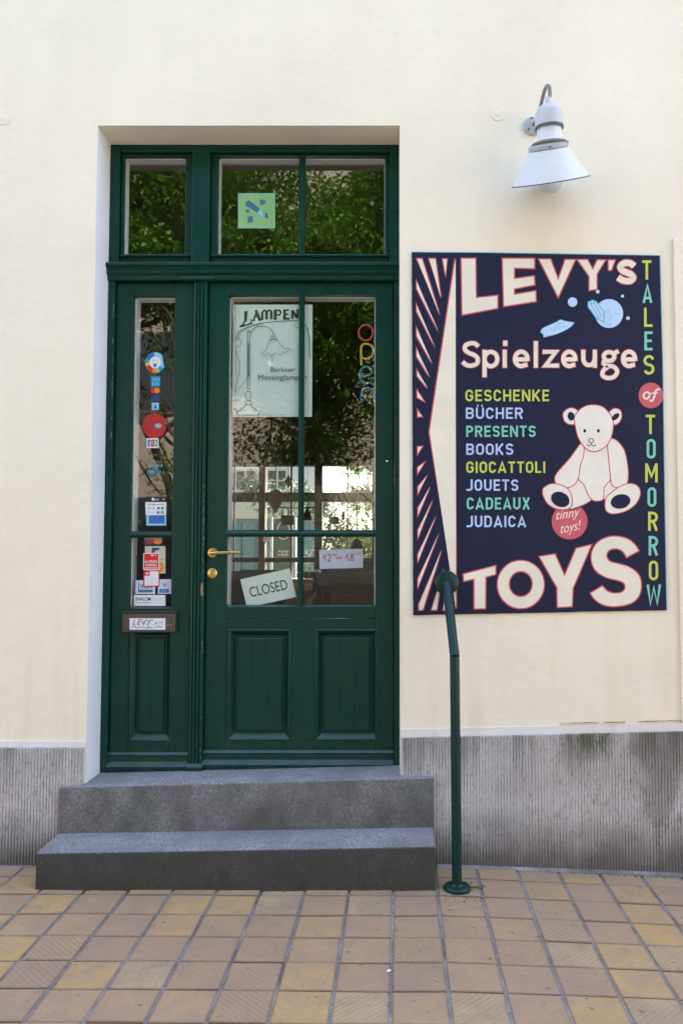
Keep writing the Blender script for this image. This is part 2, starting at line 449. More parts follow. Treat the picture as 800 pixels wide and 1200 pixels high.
class Print:
    """thin layers of ink on a plane y = y0 (towards the street)"""
    def __init__(s, y0, lift=.0006, step=.0003):
        s.mb = MB(); s.mats = []; s.y0 = y0; s.lv = lift; s.step = step
    def mat(s, m):
        if m not in s.mats: s.mats.append(m)
        s.mb.cur = s.mats.index(m)
    def pt(s, p): return P(p[0], p[1], s.y0 - s.lv)
    def up(s): s.lv += s.step; return s
    def poly(s, pts, m):
        s.mat(m); s.mb.quad(*[s.pt(p) for p in pts]); s.up(); return s
    def rect(s, x0, y0, x1, y1, m): return s.poly([(x0, y0), (x1, y0), (x1, y1), (x0, y1)], m)
    def shape(s, pts, fill, line=None, lw=1.0):
        if line: s.poly(offset_poly(pts, lw / 2), line); s.poly(offset_poly(pts, -lw / 2), fill)
        else: s.poly(pts, fill)
        return s
    def line(s, pts, wd, m, closed=False):
        if not isinstance(wd, (list, tuple)):
            q_ = []
            for p in pts:
                if not q_ or math.hypot(p[0] - q_[-1][0], p[1] - q_[-1][1]) > .02: q_.append(p)
            if closed and math.hypot(q_[0][0] - q_[-1][0], q_[0][1] - q_[-1][1]) < .02: q_.pop()
            pts = q_
        s.mat(m); n = len(pts); L = []; R = []
        ws = wd if isinstance(wd, (list, tuple)) else [wd] * n
        for i in range(n):
            b = Vector(pts[i])
            a = Vector(pts[i - 1]) if (i > 0 or closed) else None
            c = Vector(pts[(i + 1) % n]) if (i < n - 1 or closed) else None
            if a is None: d = (c - b)
            elif c is None: d = (b - a)
            else: d = (b - a).normalized() + (c - b).normalized()
            if d.length < 1e-6: d = Vector((1, 0))
            d.normalize(); nn = Vector((-d.y, d.x)); k = 1.0
            if a is not None and c is not None:
                q = (b - a).normalized(); k = 1 / max(.5, abs(nn.dot(Vector((-q.y, q.x)))))
            L.append(b + nn * ws[i] / 2 * k); R.append(b - nn * ws[i] / 2 * k)
        for i in range(n if closed else n - 1):
            j = (i + 1) % n
            s.mb.quad(s.pt(L[i]), s.pt(L[j]), s.pt(R[j]), s.pt(R[i]))
        s.up(); return s
    def ring(s, pts, wd, m): return s.line(pts, wd, m, True)
    def text(s, t, x0, x1, ytop, ybase, m, off=0.0, shear=0.0, res=3, f=None, only_y=False):
        ref, _ = text_geo(t, 0, shear, res)
        v, fs = text_geo(t, off, shear, res)
        xa, xb = min(q[0] for q in ref), max(q[0] for q in ref)
        s.mat(m); n = len(s.mb.v)
        for a, b in v:
            p = (x0 + (a - xa) / (xb - xa) * (x1 - x0), ybase + (ytop - ybase) * b / CAP)
            if f: p = f(p)
            s.mb.v.append(s.pt(p))
        for q in fs: s.mb.f.append(tuple(n + i for i in q)); s.mb.m.append(s.mb.cur)
        s.up(); return s
    def din(s, t, x0, x1, ytop, ybase, m, wt=.17, f=None, fw=1):
        H = ybase - ytop; sq = []
        for ch in t: sq.append((ch, DINW[ch]))
        tot = sum(w_ for _, w_ in sq) + .15 * (len(sq) - 1); k = (x1 - x0) / (tot * H); x = x0
        for ch, w_ in sq:
            W_ = w_ * H * k
            for p in din_strokes(ch, W_, H, wt * H):
                p = [(x + a, ybase - b) for a, b in p]
                if f: p = [f(q) for q in p]
                s.line(p, wt * H * (fw if f else 1), m)
            x += (w_ + .15) * H * k
        return s
    def build(s, name, parent=None): return obj(name, s.mb, s.mats, parent, weld=False)

DINW = dict(A=.68, B=.60, C=.58, D=.60, E=.52, F=.5, G=.60, H=.61, I=.17, J=.50, K=.62, L=.50, M=.78, N=.64, O=.60, P=.56, R=.60, S=.58, T=.56, U=.60, V=.62, W=.92, X=.62, Y=.6, Z=.55)
DINW['Ü'] = .60
def din_strokes(ch, W, H, t):
    """centre lines (x right, y up) of an upright engineering alphabet letter W wide, H high"""
    h = t / 2; l, r, b, u = h, W - h, h, H - h; R = min((r - l) / 2, H * .25); md = H * .5
    def arc(cx, cy, rr, a0, a1, n=6): return [(cx + rr * math.cos(math.radians(a0 + (a1 - a0) * i / n)), cy + rr * math.sin(math.radians(a0 + (a1 - a0) * i / n))) for i in range(n + 1)]
    if ch == 'O' : return [[(l, md)] + arc(l + R, u - R, R, 180, 90) + arc(r - R, u - R, R, 90, 0) + arc(r - R, b + R, R, 0, -90) + arc(l + R, b + R, R, 270, 180) + [(l, md)]]
    if ch == 'C': return [arc(r - R, u - R, R, 5, 90) + arc(l + R, u - R, R, 90, 180) + arc(l + R, b + R, R, 180, 270) + arc(r - R, b + R, R, -90, -5)]
    if ch == 'G': return [arc(r - R, u - R, R, 5, 90) + arc(l + R, u - R, R, 90, 180) + arc(l + R, b + R, R, 180, 270) + arc(r - R, b + R, R, -90, 0) + [(r, md - h * .3)], [(W * .52, md - h * .3), (W, md - h * .3)]]
    if ch == 'D': return [[(l, 0), (l, H)], [(l, u)] + arc(r - R, u - R, R, 90, 0) + arc(r - R, b + R, R, 0, -90) + [(l, b)]]
    if ch in 'UÜ':
        o = [[(l, H), (l, b + R)] + arc(l + R, b + R, R, 180, 270) + arc(r - R, b + R, R, -90, 0) + [(r, H)]]
        if ch == 'Ü': o += [[(W * .24 - h * .8, H * 1.16), (W * .24 + h * .8, H * 1.16)], [(W * .76 - h * .8, H * 1.16), (W * .76 + h * .8, H * 1.16)]]
        return o
    if ch == 'J': return [[(r, H), (r, b + R)] + arc(r - R, b + R, R, 0, -90) + [(0, b)]]
    if ch == 'E': return [[(l, 0), (l, H)], [(l, u), (W, u)], [(l, md + h * .1), (W * .9, md + h * .1)], [(l, b), (W, b)]]
    if ch == 'F': return [[(l, 0), (l, H)], [(l, u), (W, u)], [(l, md), (W * .9, md)]]
    if ch == 'L': return [[(l, 0), (l, H)], [(l, b), (W, b)]]
    if ch == 'H': return [[(l, 0), (l, H)], [(r, 0), (r, H)], [(l, md), (r, md)]]
    if ch == 'I': return [[(W / 2, 0), (W / 2, H)]]
    if ch == 'T': return [[(W / 2, 0), (W / 2, H)], [(0, u), (W, u)]]
    if ch == 'N': return [[(l, 0), (l, H)], [(r, 0), (r, H)], [(l, H * .99), (r, H * .01)]]
    if ch == 'M': return [[(l, 0), (l, H)], [(r, 0), (r, H)], [(l, H * .98), (W / 2, H * .33), (r, H * .98)]]
    if ch == 'W': return [[(l * .9, H), (W * .27, b * .3), (W / 2, H * .85), (W * .73, b * .3), (W - l * .9, H)]]
    if ch == 'V': return [[(l, H), (W / 2, b * .5), (r, H)]]
    if ch == 'A': return [[(l * .8, 0), (W / 2, u), (W - l * .8, 0)], [(W * .2, H * .26), (W * .8, H * .26)]]
    if ch == 'X': return [[(l, 0), (r, H)], [(r, 0), (l, H)]]
    if ch == 'Y': return [[(l, H), (W / 2, md)], [(r, H), (W / 2, md), (W / 2, 0)]]
    if ch == 'K': return [[(l, 0), (l, H)], [(l, H * .33), (r, H)], [(l + (r - l) * .32, H * .55), (r, 0)]]
    if ch == 'Z': return [[(0, u), (r, u), (l, b), (W, b)]]
    q = (u - md) / 2
    if ch in 'PR':
        y1 = H * .47 if ch == 'P' else H * .5; q = (u - y1) / 2; o = [[(l, 0), (l, H)], [(l, u)] + arc(r - q, u - q, q, 90, -90) + [(l, y1)]]
        if ch == 'R': o.append([(W * .5, y1), (r, 0)])
        return o
    if ch == 'B': return [[(l, 0), (l, H)], [(l, u)] + arc(r - q - W * .03, u - q, q, 90, -90) + [(l, md)], [(l, md)] + arc(r - q, b + q, q, 90, -90) + [(l, b)]]
    if ch == 'S': 
        q = (u - md) / 2; q2 = (md - b) / 2; R2 = min(q, (r - l) / 2)
        return [[(r, u - q * .75)] + arc(r - R2, u - q, q, 40, 90, 3) + arc(l + R2, u - q, q, 90, 270) + arc(r - R2, b + q2, q2, 90, -90) + arc(l + R2, b + q2, q2, 270, 220, 3) + [(l, b + q2 * .7)]]
    return []

# ================================================================== THE HOUSE
XL, XR = -1.427, .068          # sides of the door opening in the wall
ZT, ZS = 3.675, .47            # head of opening, sill
FY = .19                        # front of the door frame
house = thing('shop_house', 'cream plastered house wall above a grey ribbed stone plinth', 'house', (0, .4, 0))
WL, WR, WH = -7.0, 7.5, 10.5
m = MB()
def front_piece(x0, x1, z0, z1, nx=1, nz=1):
    for i in range(nx):
        for j in range(nz):
            a, b = x0 + (x1 - x0) * i / nx, x0 + (x1 - x0) * (i + 1) / nx
            c, d = z0 + (z1 - z0) * j / nz, z0 + (z1 - z0) * (j + 1) / nz
            m.quad((a, 0, c), (b, 0, c), (b, 0, d), (a, 0, d))
front_piece(WL, XL, -.1, ZT); front_piece(XL, XR, ZT, WH); front_piece(XR, WR, -.1, ZT); front_piece(XL, XR, -.1, ZS - .03)
front_piece(WL, XL, ZT, WH); front_piece(XR, WR, ZT, WH)
# back face of the front wall
for a, b, c, d in ((WL, XL, -.1, ZT), (XL, XR, ZT, WH), (XR, WR, -.1, ZT), (XL, XR, -.1, ZS - .03), (WL, XL, ZT, WH), (XR, WR, ZT, WH)):
    m.quad((b, .42, c), (a, .42, c), (a, .42, d), (b, .42, d))
obj('wall', m, M['wall'], house)
m = MB()
m.quad((XL, 0, ZS - .03), (XL, .42, ZS - .03), (XL, .42, ZT), (XL, 0, ZT))
o_ = obj('reveal', m, M['white'], house); o_['label'] = 'white painted left side of the door opening'
m = MB(); m.quad((XR, .42, ZS - .03), (XR, 0, ZS - .03), (XR, 0, ZT), (XR, .42, ZT)); m.quad((XL, 0, ZT), (XL, .42, ZT), (XR, .42, ZT), (XR, 0, ZT))
o_ = obj('reveal', m, M['wall'], house); o_['label'] = 'cream head and right side of the door opening'
# raised plaster strip on the right
m = MB(); PX0 = 1.408
m.box(PX0, 3.6, -.016, -.0005, .752, 3.10)
obj('plaster_strip', m, M['wall'], house, bevel=.004)
M['band'] = plaster('whitewash_band', (.80, .755, .70))
# whitewashed bands above the plinth
m = MB()
def band(x0, x1, za, zb, h, dep=.006):
    m.v += [(x0, -dep, za), (x1, -dep, zb), (x1, -dep, zb + h), (x0, -dep, za + h), (x0, -.0005, za), (x1, -.0005, zb), (x1, -.0005, zb + h + .0015), (x0, -.0005, za + h + .0015)]
    n = len(m.v) - 8
    for f in ((0, 1, 2, 3), (3, 2, 6, 7), (0, 4, 5, 1), (0, 3, 7, 4), (1, 5, 6, 2)): m.f.append(tuple(n + i for i in f)); m.m.append(0)
band(-7, XL + .0005, .634, .632, .030); obj('plaster_band', m, M['band'], house)
m = MB(); band(XR - .0005, 3.6, .678, .758, .040); obj('plaster_band', m, M['band'], house)
M['moss'] = plain('moss_and_dirt', (.36, .34, .22), .95, .4, 50, .4)
m = MB()
for i in range(26):
    x = XR + .7 + .75 * random.random() ** .6; L = random.uniform(.01, .05) * (1.6 if x > .8 else 1)
    z = .678 + (x - XR) * .0227 + .0525; t = random.uniform(.0004, .0009) * (1.5 if x > .8 else .7)
    m.box(x, x + L, -.0085, -.002, z - t, z + t * .6)
o_ = obj('moss', m, M['moss'], house, weld=False); o_['kind'] = 'stuff'

# ribbed plinth stones
def plinth(x0, x1, ztop0, ztop1, endr=0):
    m = MB(); p = .0145; n = int((x1 - x0) / p); d = .030
    rr = random.Random(5)
    xs = []
    for i in range(n):
        a = x0 + (x1 - x0) * i / n; w_ = (x1 - x0) / n
        j = rr.uniform(-.0008, .0008)
        xs += [(a, d - .0040), (a + w_ * .22 + j, d), (a + w_ * .72 + j, d + rr.uniform(-.0008, .0008)), (a + w_ * .9, d - .0040)]
    xs.append((x1, d - .004))
    zs = [-.1, .05, .2, .35, .5, 1]
    rows = []
    for k, zf in enumerate(zs):
        row = []
        for (x, y) in xs:
            top = ztop0 + (ztop1 - ztop0) * (x - x0) / (x1 - x0)
            z = top if zf == 1 else zf
            row.append(len(m.v)); m.v.append((x, -y, z))
        rows.append(row)
    for k in range(len(rows) - 1):
        for i in range(len(xs) - 1): m.f.append((rows[k][i], rows[k][i + 1], rows[k + 1][i + 1], rows[k + 1][i])); m.m.append(0)
    bt = []
    for (x, y) in xs:
        bt.append(len(m.v)); m.v.append((x, -.0006, ztop0 + (ztop1 - ztop0) * (x - x0) / (x1 - x0)))
    for i in range(len(xs) - 1): m.f.append((rows[-1][i], rows[-1][i + 1], bt[i + 1], bt[i])); m.m.append(0)
    for x, r in ((x0, 0), (x1, -1)):
        zt = ztop0 if r == 0 else ztop1
        n_ = len(m.v); m.v += [(x, -d + .0045, -.1), (x, -.0006, -.1), (x, -.0006, zt), (x, -d + .0045, zt)]; m.f.append((n_, n_ + 1, n_ + 2, n_ + 3)); m.m.append(0)
    return m
o_ = obj('plinth', plinth(-4.0, XL - .013, .634, .634), M['plinth'], house, weld=False); o_['label'] = 'ribbed grey stone plinth left of the steps'
o_ = obj('plinth', plinth(XR + .009, 3.6, .680, .760), M['plinth'], house, weld=False); o_['label'] = 'ribbed grey stone plinth with a green moss patch'
for px, py, r in ((5, 138, .036), (583, 133, .038)):
    m = MB(); c = P(px, py, 0)
    m.lathe([(r, -.001), (r, .003), (r * .80, .0055), (r * .62, .003), (r * .52, .0045), (r * .3, .006), (0.0001, .0062)], 28, Matrix.Translation(c) @ Matrix.Rotation(math.pi / 2, 4, 'X'))
    obj('wall_plug', m, M['wall'], house, smooth=50)
# shell of the house: sides, back, roof, floors
M['room'] = plain('shop_room_wall', (.085, .07, .055), .85, .15, 3)
M['roomfloor'] = plain('shop_floor_boards', (.20, .15, .10), .5, .3, 5)
RB = 4.9
for a, b in ((-3.3, -3.15), (.9, 1.05)): obj('room_wall', MB().box(a, b, .42, RB, .3, 4.2), M['room'], house)
m = MB(); m.box(-3.15, .9, .42, RB, .38, .47); obj('floor', m, M['roomfloor'], house)
m = MB(); m.box(-3.15, .9, .42, RB, 4.0, 4.15); obj('ceiling', m, M['room'], house)
m = MB(); m.box(WL, WR, 0.002, RB + .2, WH + .002, WH + .25); m.box(WL, WL + .2, .42, RB, -.1, WH); m.box(WR - .2, WR, .42, RB, -.1, WH)
obj('roof', m, M['ground'], house)
# rear wall with its window opening (seen through the door)
def RX(px): return X(px, 600, RB)
def RZ(py): return Z(py, RB)
rx0, rx1, rz0, rz1 = RX(240), RX(441), RZ(678), RZ(543)
m = MB()
m.box(WL + .2, rx0, RB, RB + .2, -.1, WH); m.box(rx1, WR - .2, RB, RB + .2, -.1, WH); m.box(rx0, rx1, RB, RB + .2, rz1, WH); obj('rear_wall', m, M['room'], house)
obj('parapet', MB().box(rx0, rx1, RB, RB + .2, -.1, rz0), plain('tan_parapet', (.42, .32, .22), .8), house)
M['darkwood'] = plain('dark_window_wood', (.035, .030, .026), .5, .2)
M['tanwood'] = plain('tan_window_wood', (.26, .19, .12), .5, .2)
wn = MB()
for a, b in ((240, 265), (368.5, 377.5), (436, 441)): wn.box(RX(a), RX(b), RB - .02, RB + .10, rz0, rz1)
wn.box(rx0, rx1, RB - .015, RB + .09, RZ(588), RZ(577)); wn.box(rx0, rx1, RB - .012, RB + .09, RZ(659), RZ(653))
wn.box(rx0, rx1, RB - .03, RB + .11, RZ(546), rz1)
for a in (274, 407): wn.box(RX(a - .8), RX(a + .8), RB + .02, RB + .06, rz0, rz1)
rw = obj('rear_window', wn, M['darkwood'], house, bevel=.004)
q = MB(); q.box(RX(303.5), RX(311), RB - .035, RB + .12, rz0, RZ(546.5)); q.box(RX(340), RX(342.5), RB + .01, RB + .07, rz0, RZ(546.5)); obj('mullion', q, M['tanwood'], rw, bevel=.004)
q = MB(); q.box(rx0, rx1, RB + .035, RB + .039, rz0, rz1); obj('pane', q, M['glass_plain'], rw)

# ================================================================== DOOR FRAME with transom lights
FX0, FX1 = XL + .001, XR - .001
frame = thing('door_frame', 'dark green door frame with a three-light window over the door', 'door frame', (-.68, FY, ZS))
TZ1, TZ0 = Z(308, FY - .03), Z(327, FY - .03)     # transom moulding
JB = .30
def xw(px, py, y=FY): return X(px, py, y)
jl, jr = xw(130.5, 600), xw(461.5, 600)
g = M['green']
SB0, SB1 = .462, .496      # sill heights left, right
def pv(x0, x1, y0, y1, z0, z1, name='jamb', par=None, mt=None, bv=.004, tilt=0):
    q = MB(); q.box(x0, x1, y0, y1, z0, z1, tilt); return obj(name, q, mt or g, par, bevel=bv)
tz_in = Z(184, FY + .03)
pv(FX0, jl, FY, JB, SB0 + .001, TZ0 - .001, 'jamb', frame); pv(jr, FX1, FY, JB, SB1, TZ0 - .001, 'jamb', frame)
ul, ur = xw(140, 240), xw(456, 240)
pv(FX0, ul, FY, JB, TZ1 + .003, ZT - .001, 'jamb', frame); pv(ur, FX1, FY, JB, TZ1 + .003, ZT - .001, 'jamb', frame)
pv(ul + .001, ur - .001, FY, JB, Z(178, FY), ZT - .001, 'head', frame)
pm0, pm1 = xw(225, 240), xw(246, 240)
mu = pv(pm0, pm1, FY - .006, JB, TZ1 + .003, Z(178, FY) - .001, 'mullion', frame)
# transom bar: moulded profile
h = TZ1 - TZ0
q = MB()
q.prism_x([(FY - .040, TZ1), (FY - .044, TZ1 - .006), (FY - .044, TZ1 - .018), (FY - .034, TZ1 - .022), (FY - .034, TZ1 - .030), (FY - .028, TZ1 - .034),
           (FY - .028, TZ1 - .050), (FY - .014, TZ1 - .060), (FY - .012, TZ0 + .004), (FY - .006, TZ0), (JB, TZ0), (JB, TZ1 + .014), (FY + .01, TZ1 + .012)], xw(121.5, 315) , XR + .0)
obj('transom', q, g, frame, smooth=25)
q = MB(); q.prism_x([(FY - .020, TZ0 + .018), (FY - .024, TZ0 + .006), (FY - .018, TZ0 - .002), (FY + .0, TZ0 - .002), (FY + .0, TZ0 + .018)], xw(214, 325), xw(252, 325)); obj('moulding', q, g, frame)
# transom window sashes
def sash_window(par, ax0, ax1, bars, za, zb, gx, gz0, gz1, y0, name='window'):
    """sash from ax0..ax1 / za..zb round the glass gx(list of pane x pairs)"""
    q = MB(); gl, gr = gx[0][0], gx[-1][1]
    q.box(ax0, gl, y0, y0 + .05, za, zb); q.box(gr, ax1, y0, y0 + .05, za, zb)
    q.box(gl, gr, y0 + .0005, y0 + .05, gz1, zb); q.box(gl, gr, y0 + .0005, y0 + .05, za, gz0)
    s = obj(name, q, g, par, bevel=.004)
    q = MB(); q.prism_x([(y0 - .018, gz0 - .016), (y0 - .018, gz0 - .008), (y0 + .004, gz0 + .003), (y0 + .004, gz0 - .016)], ax0 + .004, ax1 - .004); obj('drip_rail', q, g, s)
    for a, b in bars:
        q = MB(); q.prism_z([(a, y0 + .006), (a + (b - a) * .3, y0 - .002), (b - (b - a) * .3, y0 - .002), (b, y0 + .006), (b, y0 + .045), (a, y0 + .045)], gz0, gz1); obj('glazing_bar', q, g, s)
    for a, b in gx:
        q = MB(); q.box(a, b, y0 + .028, y0 + .032, gz0, gz1); obj('pane', q, M['glass'], s)
    q = MB()
    a, b = gl, gr; d0, d1 = y0 + .051, y0 + .085
    q.box(a - .03, a - .001, d0, d1, gz0 - .03, gz1 + .03); q.box(b + .001, b + .03, d0, d1, gz0 - .03, gz1 + .03)
    q.box(a, b, d0, d1, gz1 - .001, gz1 + .03); q.box(a, b, d0, d1, gz0 - .03, gz0 + .001)
    q.box(a + .0002, a + .004, y0 + .033, d1 - .001, gz0 + .0012, gz1 - .0065); q.box(b - .004, b - .0002, y0 + .033, d1 - .001, gz0 + .0012, gz1 - .0065); q.box(a + .0042, b - .0042, y0 + .033, d0 - .0003, gz1 - .005, gz1 - .0005)
    obj('inner_frame', q, M['inner'], s)
    return s
TG0, TG1 = Z(299.5, FY + .04), Z(184.5, FY + .04)
sy = FY + .022
sash_window(frame, ul + .001, pm0 - .001, [], TZ1 + .014, Z(178, FY) - .002, [(xw(144.5, 240, sy), xw(217, 240, sy))], TG0, TG1, sy)
sash_window(frame, pm1 + .001, ur - .001, [(xw(350, 240, sy), xw(357, 240, sy))], TZ1 + .014, Z(178, FY) - .002,
            [(xw(255, 240, sy), xw(350.5, 240, sy)), (xw(356.5, 240, sy), xw(451, 240, sy))], TG0, TG1, sy)
# threshold
q = MB(); q.box(XL + .002, XR - .002, FY - .006, .42, .40, SB0 - .006, 0.0); 

# ================================================================== LEAVES
def leaf(name, label, cat, x0, x1, gx, hy, ztop, zbot, tiltz, panels, y0, gz0, gz1, barx, group=None):
    e = thing(name, label, cat, ((x0 + x1) / 2, y0, zbot))
    T = y0 + .045; gl, gr = gx[0][0], gx[-1][1]
    zr = panels[0][2]  # top of panel zone
    # stiles and rails
    for a, b in ((x0, gl), (gr, x1)):
        q = MB(); q.box(a, b, y0, T, zbot, ztop); obj('stile', q, g, e, bevel=.004)
    q = MB(); q.box(gl + .0008, gr - .0008, y0 + .0008, T, gz1, ztop - .001); obj('rail', q, g, e, bevel=.003)
    mid = Z(725, y0)
    q = MB(); q.box(gl + .0008, gr - .0008, y0 + .0006, T, mid + .0015, gz0); obj('rail', q, g, e, bevel=.003)
    q = MB()
    # panel zone board with recesses: pieces between the panels
    xs = [gl + .0008]
    for (a, b, zt, zb) in panels: xs += [a, b]
    xs.append(gr - .0008)
    zt, zb = panels[0][2], panels[0][3]
    q.box(gl + .0008, gr - .0008, y0 + .001, T, zt, mid - .0015); q.box(gl + .0008, gr - .0008, y0 + .001, T, zbot + .001, zb)
    for i in range(0, len(xs), 2):
        if xs[i + 1] - xs[i] > .004: q.box(xs[i], xs[i + 1], y0 + .001, T, zb, zt)
    obj('rail', q, g, e, bevel=.003)
    for (a, b, zt, zb) in panels:
        q = MB(); d = .030; s_ = .022 * 1
        ya, yb, yc = y0 + .0025, y0 + .026, y0 + .012
        def ringq(o1, y1, o2, y2):
            A = [(a + o1, y1, zb + o1), (b - o1, y1, zb + o1), (b - o1, y1, zt - o1), (a + o1, y1, zt - o1)]
            B = [(a + o2, y2, zb + o2), (b - o2, y2, zb + o2), (b - o2, y2, zt - o2), (a + o2, y2, zt - o2)]
            for i in range(4):
                j = (i + 1) % 4; q.quad(A[i], A[j], B[j], B[i])
        ringq(.0, ya, .004, ya - .004); ringq(.004, ya - .004, .012, ya); ringq(.012, ya, .033, yb); ringq(.033, yb, .046, yb); ringq(.046, yb, .047, yc); ringq(.047, yc, .050, yc - .002)
        A = [(a + .050, yc - .002, zb + .050), (b - .050, yc - .002, zb + .050), (b - .050, yc - .002, zt - .050), (a + .050, yc - .002, zt - .050)]
        # three boards in the raised field with fine joints
        nb = 3 if b - a > .25 else 2
        for k in range(nb):
            u0 = A[0][0] + (A[1][0] - A[0][0]) * k / nb; u1 = A[0][0] + (A[1][0] - A[0][0]) * (k + 1) / nb
            q.quad((u0 + .0005, yc - .002, A[0][2]), (u1 - .0005, yc - .002, A[0][2]), (u1 - .0005, yc - .002, A[2][2]), (u0 + .0005, yc - .002, A[2][2]))
            q.quad((u1 - .0005, yc - .002, A[0][2]), (u1, yc + .0002, A[0][2]), (u1, yc + .0002, A[2][2]), (u1 - .0005, yc - .002, A[2][2]))
            q.quad((u0, yc + .0002, A[0][2]), (u0 + .0005, yc - .002, A[0][2]), (u0 + .0005, yc - .002, A[2][2]), (u0, yc + .0002, A[2][2]))
        q.quad((a - .001, y0 + .044, zb), (b + .001, y0 + .044, zb), (b + .001, y0 + .044, zt), (a - .001, y0 + .044, zt))
        obj('panel', q, g, e)
    # weather boards at the foot
    q = MB(); zb_ = zbot; dz = tiltz
    q.prism_x([(y0 - .0, zb_ + .004), (y0 - .028, zb_ + .004), (y0 - .030, zb_ + .026), (y0 - .006, zb_ + .046), (y0 - .004, zb_ + .075), (y0 - .012, zb_ + .080), (y0 - .001, zb_ + .092)], x0 - .006, x1 - .002)
    obj('weather_board', q, g, e, smooth=20)
    # glazing
    for a, b in barx:
        q = MB(); q.prism_z([(a, y0 + .010), (a + (b - a) * .3, y0 + .001), (b - (b - a) * .3, y0 + .001), (b, y0 + .010), (b, T - .002), (a, T - .002)], gz0, gz1); obj('glazing_bar', q, g, e)
    ha, hb = hy
    q = MB(); q.prism_x([(y0 + .008, ha), (y0 - .002, ha + (hb - ha) * .35), (y0 - .002, hb - (hb - ha) * .35), (y0 + .008, hb), (T - .001, hb), (T - .001, ha)], gl, gr); obj('glazing_bar', q, g, e)
    for a, b in gx:
        for c, d in ((gz0, ha), (hb, gz1)):
            q = MB(); q.box(a, b, y0 + .026, y0 + .030, c, d); obj('pane', q, M['glass'], e)
    # putty line at the foot of each light
    q = MB(); q.prism_x([(y0 + .004, gz0), (y0 + .024, gz0 + .008), (y0 + .024, gz0)], gl, gr); obj('putty', q, g, e); q = MB(); q.prism_x([(y0 + .004, hb), (y0 + .024, hb + .005), (y0 + .024, hb)], gl, gr)
    obj('putty', q, g, e)
    q = MB(); d0, d1 = T + .001, T + .055
    a, b = gl, gr
    q.box(a - .02, a, d0, d1, gz0 - .02, gz1 + .02); q.box(b, b + .02, d0, d1, gz0 - .02, gz1 + .02)
    q.box(a, b, d0, d1, gz1 - .004, gz1 + .02); q.box(a, b, d0, d1, gz0 - .02, gz0 - .001)
    q.box(a + .0002, a + .005, y0 + .031, d1 + .012, gz0, gz1 - .0045); q.box(b - .005, b - .0002, y0 + .031, d1 + .012, gz0, gz1 - .0045); q.box(a + .0052, b - .0052, y0 + .031, d0 - .0003, gz1 - .0035, gz1 - .0005)
    obj('inner_frame', q, M['inner'], e)
    return e
LY = FY + .022
def lx(px, py=600): return X(px, py, LY)
lz = lambda py: Z(py, LY)
a0, a1 = jl + .003, lx(224.5)
side = leaf('side_leaf', 'narrow fixed green door leaf with card stickers on its tall glass', 'door', a0, a1, [(lx(153.5, 560), lx(202.5, 560))], (lz(630), lz(623.5)), TZ0 - .004, SB0 + .006, 0,
            [(lx(151.5, 800), lx(201.5, 800), lz(737), lz(869))], LY, lz(713), lz(347), [])
m0, m1 = lx(242.3, 600), jr - .003
door = leaf('entrance_door', 'dark green glazed shop door with brass lever and two lower panels', 'door', m0, m1,
            [(lx(266.5, 560), lx(349.3, 560)), (lx(355.3, 560), lx(439.5, 560))], (lz(629), lz(622)), TZ0 - .004, SB1 - .018, 0,
            [(lx(266.5, 800), lx(341, 800), lz(737.5), lz(868)), (lx(369, 800), lx(444, 800), lz(737.5), lz(868))], LY, lz(711), lz(346), [(lx(349, 560), lx(355.5, 560))])
# ribbed astragal between the leaves (fixed to the side leaf)
q = MB(); x0, x1 = a1 + .0005, m0 - .003; yy = FY - .004; w_ = x1 - x0
prof = [(x0, LY + .03), (x0, yy + .012), (x0 + w_ * .08, yy + .004), (x0 + w_ * .2, yy + .002), (x0 + w_ * .24, yy + .007), (x0 + w_ * .30, yy), (x0 + w_ * .44, yy), (x0 + w_ * .48, yy + .006), (x0 + w_ * .54, yy),
        (x0 + w_ * .68, yy), (x0 + w_ * .72, yy + .006), (x0 + w_ * .78, yy + .001), (x0 + w_ * .93, yy + .004), (x1, yy + .012), (x1, LY + .03)]
q.prism_z(prof, SB0 + .008, TZ0 - .003); obj('astragal', q, g, side)
q = MB(); q.prism_x([(yy - .002, SB0 + .012), (yy - .014, SB0 + .012), (yy - .014, SB0 + .032), (yy - .002, SB0 + .048)], x0, x1 + .002); obj('weather_board', q, g, side)
# worn paint on the astragal edge
m = MB(); rr = random.Random(4)
def chip(cx, cz, w_, h_, mt, y):
    m.cur = mt; pts = []
    for k in range(8):
        a = 2 * math.pi * k / 8; r = rr.uniform(.55, 1)
        pts.append((cx + math.cos(a) * w_ * r, y, cz + math.sin(a) * h_ * r))
    m.quad(*pts)
for i in range(52):
    chip(x1 - w_ * .10 + rr.uniform(-.003, .003), rr.choice([rr.uniform(1.35, 1.9), rr.uniform(.5, 1.4), rr.uniform(1.5, 1.8)]), rr.uniform(.0008, .0022), rr.uniform(.002, .009), 0, yy + .0010 - i * .00002)
for i in range(16): chip(jl - .0055 + rr.uniform(-.001, .001), rr.choice([rr.uniform(2.3, 2.85), rr.uniform(1.9, 2.5)]), .0012, rr.uniform(.004, .03), 0, FY - .0007 - i * .00001)
chip(x1 - w_ * .16, lz(690), .008, .045, 1, yy + .0002)
o_ = obj('chipped_paint', m, [M['chip'], M['bare']], side, weld=False); o_['kind'] = 'stuff'
# closing wood behind gaps
m = MB(); m.box(a1 - .01, m0 + .01, LY + .031, LY + .044, SB0, TZ0); m.box(XL + .001, XR - .001, FY + .03, .41, .42, SB0 - .004); obj('threshold', m, M['step_up'], frame)

